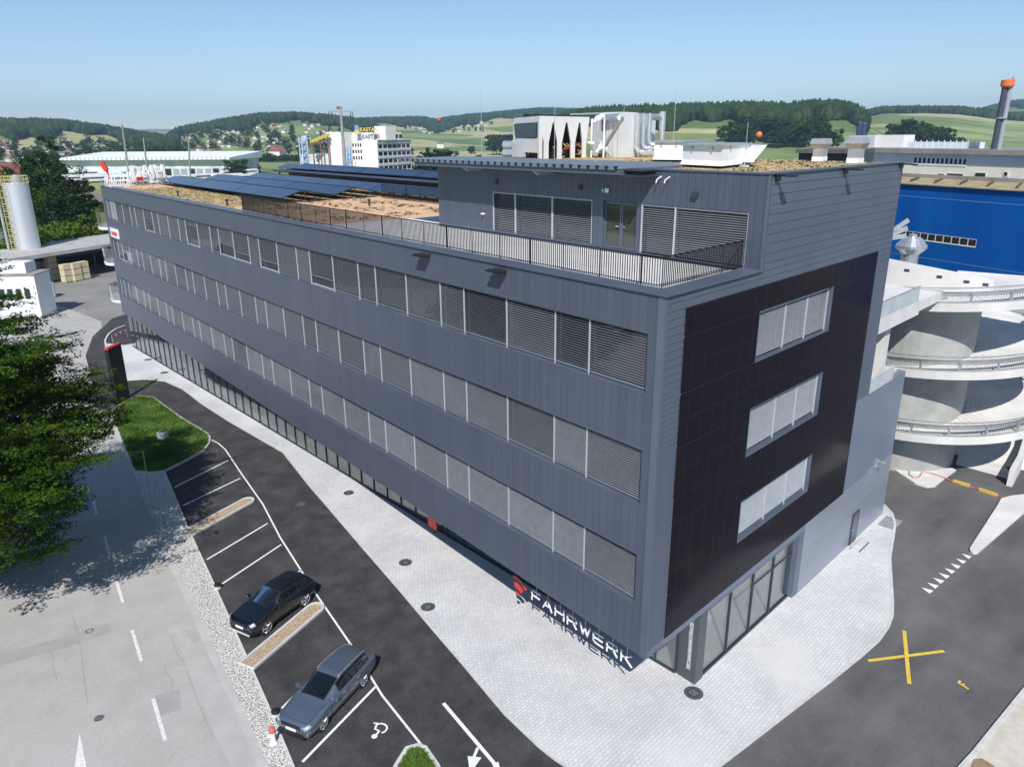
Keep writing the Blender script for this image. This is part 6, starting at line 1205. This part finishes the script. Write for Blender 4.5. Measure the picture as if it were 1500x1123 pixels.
    if details.get('rails'):
        for sgn in (1, -1):
            m = MB(); m.tube([S(u, 5.15 if sgn > 0 else 8.85, .035) for u in np.linspace(4.15, 7.0, 12)], .02, 6); m.build('roof_rail', SILVER, t)
    if details.get('seams'):
        for sgn in (1, -1):
            for u in details['seams']:
                m = MB(); m.tube([S(u, v, .004) for v in (np.linspace(.6, 4.0, 9) if sgn > 0 else np.linspace(10., 13.4, 9))], .007, 4); m.build('door_seam', BLACK, t)
    if details.get('wiper'):
        m = MB(); m.tube([S(uw0+.02, 6.2, .03), S(uw0+.25, 8.2, .03)], .012, 4); m.build('wiper', BLACK, t)
    return t
CARGL = glassy('car_glass', (.006, .009, .011), 1.36, .03); TYRE = mat('tyre', (.018, .018, .019), None, rough=.8); LAMP = mat('headlamp_glass', (.50, .53, .56), None, rough=.12, metal=.4)
def carpaint(name, c, metal, rough):
    m, t_, b = principled(name); b.inputs['Base Color'].default_value = (*c, 1); b.inputs['Metallic'].default_value = metal; b.inputs['Roughness'].default_value = rough; b.inputs['Coat Weight'].default_value = .8; b.inputs['Coat Roughness'].default_value = .05; MATS[name] = m; return m
SLATE = carpaint('slate_blue_car_paint', (.19, .235, .30), .7, .32); NAVY = carpaint('black_car_paint', (.004, .008, .013), .2, .25)
st1 = [(2.43, [(.55, .25), (.64, .38), (.66, .50), (.62, .62), (.52, .68), (.32, .71), (.15, .72), (0, .72)]),
 (2.25, [(.76, .20), (.85, .38), (.87, .55), (.83, .70), (.71, .77), (.45, .80), (.2, .81), (0, .81)]),
 (1.75, [(.82, .20), (.91, .40), (.92, .60), (.87, .80), (.76, .87), (.46, .905), (.2, .92), (0, .92)]),
 (1.10, [(.83, .20), (.915, .40), (.925, .62), (.89, .87), (.80, .96), (.58, .99), (.28, 1.015), (0, 1.02)]),
 (.02, [(.83, .20), (.915, .40), (.93, .62), (.905, .89), (.845, .955), (.60, 1.375), (.3, 1.43), (0, 1.44)]),
 (-.50, [(.83, .20), (.915, .40), (.93, .62), (.905, .91), (.85, .97), (.61, 1.415), (.3, 1.465), (0, 1.475)]),
 (-1.45, [(.83, .20), (.915, .42), (.93, .65), (.905, .92), (.83, .99), (.58, 1.385), (.3, 1.435), (0, 1.445)]),
 (-2.02, [(.80, .24), (.885, .45), (.90, .68), (.875, .94), (.79, 1.01), (.55, 1.27), (.28, 1.32), (0, 1.33)]),
 (-2.36, [(.75, .28), (.83, .48), (.85, .70), (.83, .94), (.74, .985), (.62, 1.03), (.3, 1.05), (0, 1.05)]),
 (-2.43, [(.66, .34), (.73, .50), (.75, .68), (.71, .86), (.61, .90), (.4, .92), (.2, .92), (0, .92)])]
def place(fr, rr):
    f_, r_ = np.array(G(*fr)[:2]), np.array(G(*rr)[:2]); d = f_-r_; d /= np.linalg.norm(d); left = np.array([-d[1], d[0]]); return (f_+r_)/2-left*.86, d
c1, h1 = place((474, 1068), (533, 1004))
make_car('estate_car', 'slate blue metallic estate car parked in the bay beside the wheelchair bay', [(s[0], s[1]) for s in st1], SLATE, .34, 1.50, -1.34, .80, c1-h1*.08, h1, (3.12, 3.93, [3.75, 4.55, 5.55, 6.75], None, 7.15, 7.8), SILVER,
         dict(mirror=(.72, .93), lamp=(.30, 1.15), handles=(.05, -.95), hz=.80, plate=.46, grille=.95, rails=True, seams=(3.15, 4.5, 5.5), wiper=True, handle_m=SILVER))
st2 = [(2.18, [(.60, .30), (.68, .44), (.70, .60), (.68, .78), (.58, .88), (.36, .92), (.16, .93), (0, .93)]),
 (2.00, [(.80, .26), (.90, .46), (.91, .66), (.89, .86), (.76, .97), (.48, 1.00), (.2, 1.01), (0, 1.01)]),
 (1.50, [(.84, .26), (.95, .48), (.95, .70), (.92, .95), (.79, 1.04), (.48, 1.06), (.2, 1.07), (0, 1.07)]),
 (.98, [(.86, .26), (.95, .48), (.955, .72), (.93, 1.00), (.82, 1.10), (.58, 1.13), (.28, 1.15), (0, 1.155)]),
 (-.05, [(.86, .26), (.95, .48), (.96, .72), (.93, 1.02), (.85, 1.12), (.62, 1.50), (.3, 1.56), (0, 1.57)]),
 (-.55, [(.86, .26), (.95, .48), (.96, .74), (.93, 1.04), (.85, 1.15), (.63, 1.53), (.3, 1.59), (0, 1.60)]),
 (-1.25, [(.86, .26), (.95, .50), (.96, .78), (.93, 1.08), (.84, 1.19), (.60, 1.50), (.3, 1.555), (0, 1.565)]),
 (-1.80, [(.83, .32), (.93, .52), (.94, .80), (.91, 1.10), (.81, 1.22), (.56, 1.44), (.28, 1.49), (0, 1.50)]),
 (-2.10, [(.76, .36), (.87, .55), (.88, .82), (.86, 1.08), (.76, 1.14), (.60, 1.20), (.3, 1.22), (0, 1.22)]),
 (-2.19, [(.66, .42), (.76, .58), (.78, .80), (.74, .98), (.62, 1.03), (.4, 1.05), (.2, 1.05), (0, 1.05)])]
c2, h2 = place((391, 927), (447, 886))
make_car('suv', 'black compact SUV with bright alloy wheels parked beside the tan planting strip', st2, NAVY, .39, 1.33, -1.33, .835, c2, h2, (3.12, 3.93, [3.75, 4.6, 5.6, 6.7], None, 7.15, 7.75), mat('alloy_bright', (.72, .73, .74), None, rough=.25, metal=.6),
         dict(mirror=(.62, 1.08), lamp=(.30, 1.1), handles=(.0, -.9), hz=.95, plate=.58, grille=1.0, skid=mat('skid_silver', (.55, .58, .62), None, rough=.4), seams=(3.2, 4.55, 5.55), wiper=False))
# ------------------------------------------------------------------ trees
def branches(m, base, top, r0, limbs, rad, hz, seed):
    rd = random.Random(seed); b = Vector(base); tp = Vector(top); n = 6; P = [b.lerp(tp, i/n)+Vector((rd.uniform(-.12, .12), rd.uniform(-.12, .12), 0))*(i > 0)*r0*4 for i in range(n+1)]
    m.tube(P, [r0*(1-.75*i/n) for i in range(n+1)], 9); ends = []
    for k in range(limbs):
        f = rd.uniform(.35, .95); s = b.lerp(tp, f); a = rd.uniform(0, 6.28); ln = rad*rd.uniform(.55, .95)*(1.15-.45*f); e = s+Vector((math.cos(a)*ln, math.sin(a)*ln, rd.uniform(.1, .45)*hz)); mid = s.lerp(e, .5)+Vector((0, 0, rd.uniform(.0, .12)*hz)); rr = r0*.38*(1.1-f*.6)
        m.tube([s, mid, e], [rr, rr*.65, rr*.25], 6); ends.append(e)
        for j in range(2):
            q = mid.lerp(e, rd.uniform(.1, .7)); e2 = q+Vector((rd.uniform(-1, 1), rd.uniform(-1, 1), rd.uniform(0, .6)))*rad*.3; m.tube([q, e2], [rr*.4, rr*.15], 5); ends.append(e2)
    return ends
def crown_points(c, rx, ry, rz, clumps, per, cr_, seed, shell=.55, flat=.5):
    g = np.random.default_rng(seed); d = g.normal(size=(clumps, 3)); d /= np.linalg.norm(d, axis=1)[:, None]; r = (shell+(1-shell)*g.random(clumps))**.8
    lob = 1+.18*np.sin(d[:, 0]*4+seed)+.15*np.sin(d[:, 1]*5+1.3*seed)+.12*np.sin(d[:, 2]*6+seed)
    C = np.array(c)+d*(r*lob)[:, None]*[rx, ry, rz]; s = cr_*(.6+.8*g.random(clumps)); o = g.normal(size=(clumps, per, 3)); o /= np.linalg.norm(o, axis=2)[..., None]; o *= (g.random((clumps, per, 1)))**.5
    return (C[:, None, :]+o*s[:, None, None]*[1, 1, flat]).reshape(-1, 3)
def tree(name, lab, x, y, z, h, wdt, leaf, seed, clumps, per, lsize, grp=None, trunk_h=.18, cat='tree', flat=.7, build_parts=True):
    t = thing(name, lab, cat, (x, y, z), grp); ch = h*(1-trunk_h); c = (x, y, z+h*trunk_h+ch/2)
    m = MB(); branches(m, (x, y, z-.1), (x, y, z+h*.78), max(.12, wdt*.026), 8, wdt*.42, ch*.5, seed); m.build('trunk', BARK, t)
    P = crown_points(c, wdt*.44, wdt*.44, ch*.46, clumps, per, wdt*.13, seed, .45, flat); P[:, 2] = np.maximum(P[:, 2], z+.15); V, F = leaf_quads(P, lsize, .35, .7); V -= np.array([x, y, z]); raw_mesh('crown', V, F, leaf, parent=t); return t
# big feathery tree at the left edge, overhanging the old street
bt_ = thing('feathery_tree', 'large feathery green tree overhanging the old street at the left edge', 'tree', (-20.6, 28.6, 0)); m = MB()
ends = branches(m, (-20.6, 28.6, -.1), (-19.2, 30.2, 12), .30, 22, 7.6, 4.0, 5); g5 = np.random.default_rng(5)
CR = (-19.2, 30.4, 9.2); RXY, RZ = 8.0, 6.9
d = g5.normal(size=(1000, 3)); d /= np.linalg.norm(d, axis=1)[:, None]; rr5 = (.3+.7*g5.random(1000))**.6; lob = 1+.16*np.sin(d[:, 0]*5+1)+.14*np.sin(d[:, 1]*6)+.12*np.sin(d[:, 2]*7+2)
CC = np.array(CR)+d*(rr5*lob)[:, None]*[RXY, RXY, RZ]
for e in CC[::9]:                           # twigs reach out to the sprays
    s = np.array(CR)+(e-np.array(CR))*.35; m.tube([tuple(s-[0, 0, .8]), tuple((s+e)/2+[0, 0, .1]), tuple(e)], [.06, .04, .015], 5)
m.build('trunk', BARK, bt_)
Q = []; 
for c in CC:                                # each spray: several drooping fronds with leaflets along them
    for k in range(9):
        a = g5.random()*6.28; ln = .9+.9*g5.random(); n_ = 19; tt = np.linspace(.12, 1, n_); dr = -.35*g5.random(); ctr = np.stack([c[0]+np.cos(a)*ln*tt, c[1]+np.sin(a)*ln*tt, c[2]+(.25*tt+dr*tt*tt)*ln], 1); sd_ = np.array([-np.sin(a), np.cos(a), 0]); w_ = .17*np.sin(np.pi*np.clip(tt*.9+.08, 0, 1))[:, None]+.02
        ctr = ctr+g5.normal(size=ctr.shape)*.05; Q += [ctr+sd_*w_, ctr-sd_*w_]
P = np.concatenate(Q); V, F = leaf_quads(P, .165, .55, .5); V -= np.array([-20.6, 28.6, 0]); raw_mesh('crown', V, F, LEAF1, parent=bt_)
# trees and hedge behind the warehouse and silo
def base(px, d): v = ray(px, HZ(px)); h = math.hypot(v[0], v[1]); return CAM[0]+v[0]/h*d, CAM[1]+v[1]/h*d
big = [(52, 205, 24, 12, LEAF2, 'tall dark green tree behind the silo, tallest of its group'), (84, 197, 19.5, 9.5, LEAF2, 'broad dark green tree right of the tallest one behind the silo'), (66, 186, 13, 12, LEAF2, 'dark tree low down just right of the silo'), (98, 212, 15.5, 7.5, LEAF4, 'rounded grey green tree at the right of the group by the rail tracks'), (119, 202, 10.5, 6.5, LEAF4, 'smaller rounded grey green tree beside the hedge and rail tracks'), (26, 240, 17, 15, LEAF2, 'wide dark tree group behind the silo top at the left edge'), (-14, 220, 18, 16, LEAF4, 'tree at the left edge left of the silo'), (36, 260, 18, 12, LEAF2, 'dark tree farther back between silo top and tallest tree'), (4, 200, 15, 13, LEAF3, 'bright green tree at the left edge behind the silo')]
for k, (px, d_, h, wd_, lf, lab) in enumerate(big): x, y = base(px, d_); tree('broadleaf_tree', lab, x, y, 0, h, wd_, lf, 20+k, 90, 70, .62, None, .12)
hd_ = [(152, 190, 6.5, 9), (128, 187, 6.5, 9), (105, 184, 6.5, 9), (82, 178, 6, 9), (62, 175, 6, 8), (140, 200, 8, 10), (112, 196, 7.5, 10), (158, 204, 9, 9), (90, 190, 7, 9), (20, 165, 6, 9), (-5, 160, 6, 9), (40, 170, 6, 8), (136, 215, 7, 10), (168, 206, 8, 9)]
for k, (px, d_, h, wd_) in enumerate(hd_): x, y = base(px, d_); tree('hedge_bush', 'bright green bush in the hedge row behind the warehouse roof', x, y, 0, h*1.25, wd_*1.1, LEAF3, 50+k, 70, 60, .5, 'bushes of the hedge behind the warehouse', .05, 'bush')
# distant individual trees: three kinds copied about
pr3 = [tree('field_tree', 'dark green tree standing in the valley fields', 0, 0, -60, 10, 9, LEAF5, 80, 60, 46, .75, 'trees scattered in the valley fields', .1), tree('field_tree', 'small bushy tree in the valley fields', 0, 0, -60, 7, 8, LEAF5, 81, 48, 40, .75, 'bushy trees scattered in the valley fields', .06), tree('poplar', 'tall narrow dark poplar', 0, 0, -60, 19, 7, LEAF2, 82, 60, 50, .8, 'tall poplars right of the white factory', .06)]
firstu = [True]*3
def put(i, px, d_, s_, lab=None, grp=None, sz=None):
    x, y = base(px, d_); z = float(terrain_h(x, y)) if d_ > 450 else 0.
    if firstu[i]: firstu[i] = False; o = pr3[i]; o.location = (x, y, z-.2); o.rotation_euler.z = random.uniform(0, 6); o.scale = (s_, s_, s_*(sz or 1)); 
    else: o = dup(pr3[i], (x, y, z-.2), random.uniform(0, 6), (s_, s_, s_*(sz or 1)))
    if lab: o['label'] = lab
    if grp: o['group'] = grp
    return o
for px, d_, s_ in ((614, 360, .95), (626, 355, 1.05), (636, 362, 1.0), (645, 366, .9), (660, 360, .95), (667, 364, .85), (622, 372, .9)): put(2, px, d_, s_)
for px, d_, s_ in ((651, 410, 1.7), (642, 415, 1.6), (606, 400, .9), (677, 420, 1.0)): put(0, px, d_, s_)
for k in range(15): put(0, 720+k*6.2+random.uniform(-2, 2), random.uniform(900, 980), random.uniform(1.8, 2.5), 'dark tree in the wood edge just left of the chiller', 'trees of the wood edge left of the chiller')
for k in range(24): put(random.choice((0, 0, 1)), 1078+k*5.6+random.uniform(-3, 3), random.uniform(720, 800), random.uniform(1.6, 2.3), 'green tree in the dense clump behind the roof hoods', 'trees of the clump behind the roof hoods')
for k in range(17): put(random.choice((0, 0, 1)), 1312+k*6.3+random.uniform(-2, 2), random.uniform(820, 900), random.uniform(1.7, 2.6)*(.75+.5*math.sin(min(3.1, .3+k*.19))), 'green tree in the clump behind the works roof', 'trees of the clump behind the works roof')
for k in range(26): put(random.choice((0, 1)), 190+k*3.1+random.uniform(-2, 2), random.uniform(700, 800), random.uniform(1.0, 1.7), 'green tree in the row beyond the railway depot', 'trees beyond the railway depot')
for k in range(26): put(1, 353+k*3.5+random.uniform(-1, 1), random.uniform(760, 800), random.uniform(.7, 1.2), 'small tree in the planted row across the fields', 'trees of the planted row across the fields')
for px, d_, s_ in ((341, 470, 1.3), (336, 480, 1.1), (349, 520, 1.0), (370, 540, .9), (1018, 640, 1.2), (1045, 650, 1.0), (1060, 640, .8), (980, 640, .7), (1060, 780, 1.5), (1075, 770, 1.6), (1222, 700, 1.9), (700, 640, .8), (690, 1000, 1.5), (600, 1000, 1.4), (575, 1100, 1.5), (760, 900, 1.6), (300, 640, 1.1), (312, 650, 1.1), (1455, 700, 1.2), (1462, 690, 1.3), (1490, 600, 1.3), (1498, 610, 1.2), (1390, 1000, 1.4), (1412, 990, 1.2), (1430, 500, .8), (1478, 520, .9), (265, 800, 1.2), (140, 800, .9), (120, 790, .9), (100, 800, .9), (60, 820, 1.0), (30, 700, .9), (15, 640, .8), (45, 640, .8), (75, 660, .8), (92, 680, .8), (440, 1000, 1.6), (465, 1010, 1.5), (480, 1020, 1.6), (420, 1010, 1.4), (395, 1020, 1.5), (375, 1030, 1.4)): put(random.choice((0, 1)), px, d_, s_)
# village gardens: trees between the houses
pr3 = [tree('garden_tree', 'green garden tree among the village houses', 0, 0, -60, 10, 9, LEAF5, 84, 30, 30, .9, 'garden trees of the far villages', .1), tree('garden_tree', 'green garden tree among the village houses', 0, 0, -60, 7, 8, LEAF5, 85, 26, 30, .9, 'garden trees of the far villages', .06), None]; firstu = [True]*3
for (pa, pb, d0, d1, n) in ((-30, 250, 900, 1260, 105), (255, 520, 1150, 1650, 110), (590, 720, 1850, 2300, 30)):
    for k in range(n): put(random.choice((0, 1)), random.uniform(pa, pb), random.uniform(d0, d1), random.uniform(.9, 1.7), 'green garden tree among the village houses', 'garden trees of the far villages')
# ------------------------------------------------------------------ air
m = MB(); m.box(-9400, 9400, -9400, 9400, -4, 330); hz_o = stuff(m.build('haze', bpy.data.materials.new('haze_air')))
hm = hz_o.data.materials[0]; hm.use_nodes = True; t_ = hm.node_tree; t_.nodes.clear(); o_ = t_.nodes.new('ShaderNodeOutputMaterial'); pv_ = t_.nodes.new('ShaderNodeVolumePrincipled'); pv_.inputs['Color'].default_value = (.45, .70, 1.0, 1); pv_.inputs['Density'].default_value = .00013
t_.links.new(pv_.outputs[0], o_.inputs['Volume']); tag(hz_o, 'thin bluish summer haze lying over the valley', 'haze')
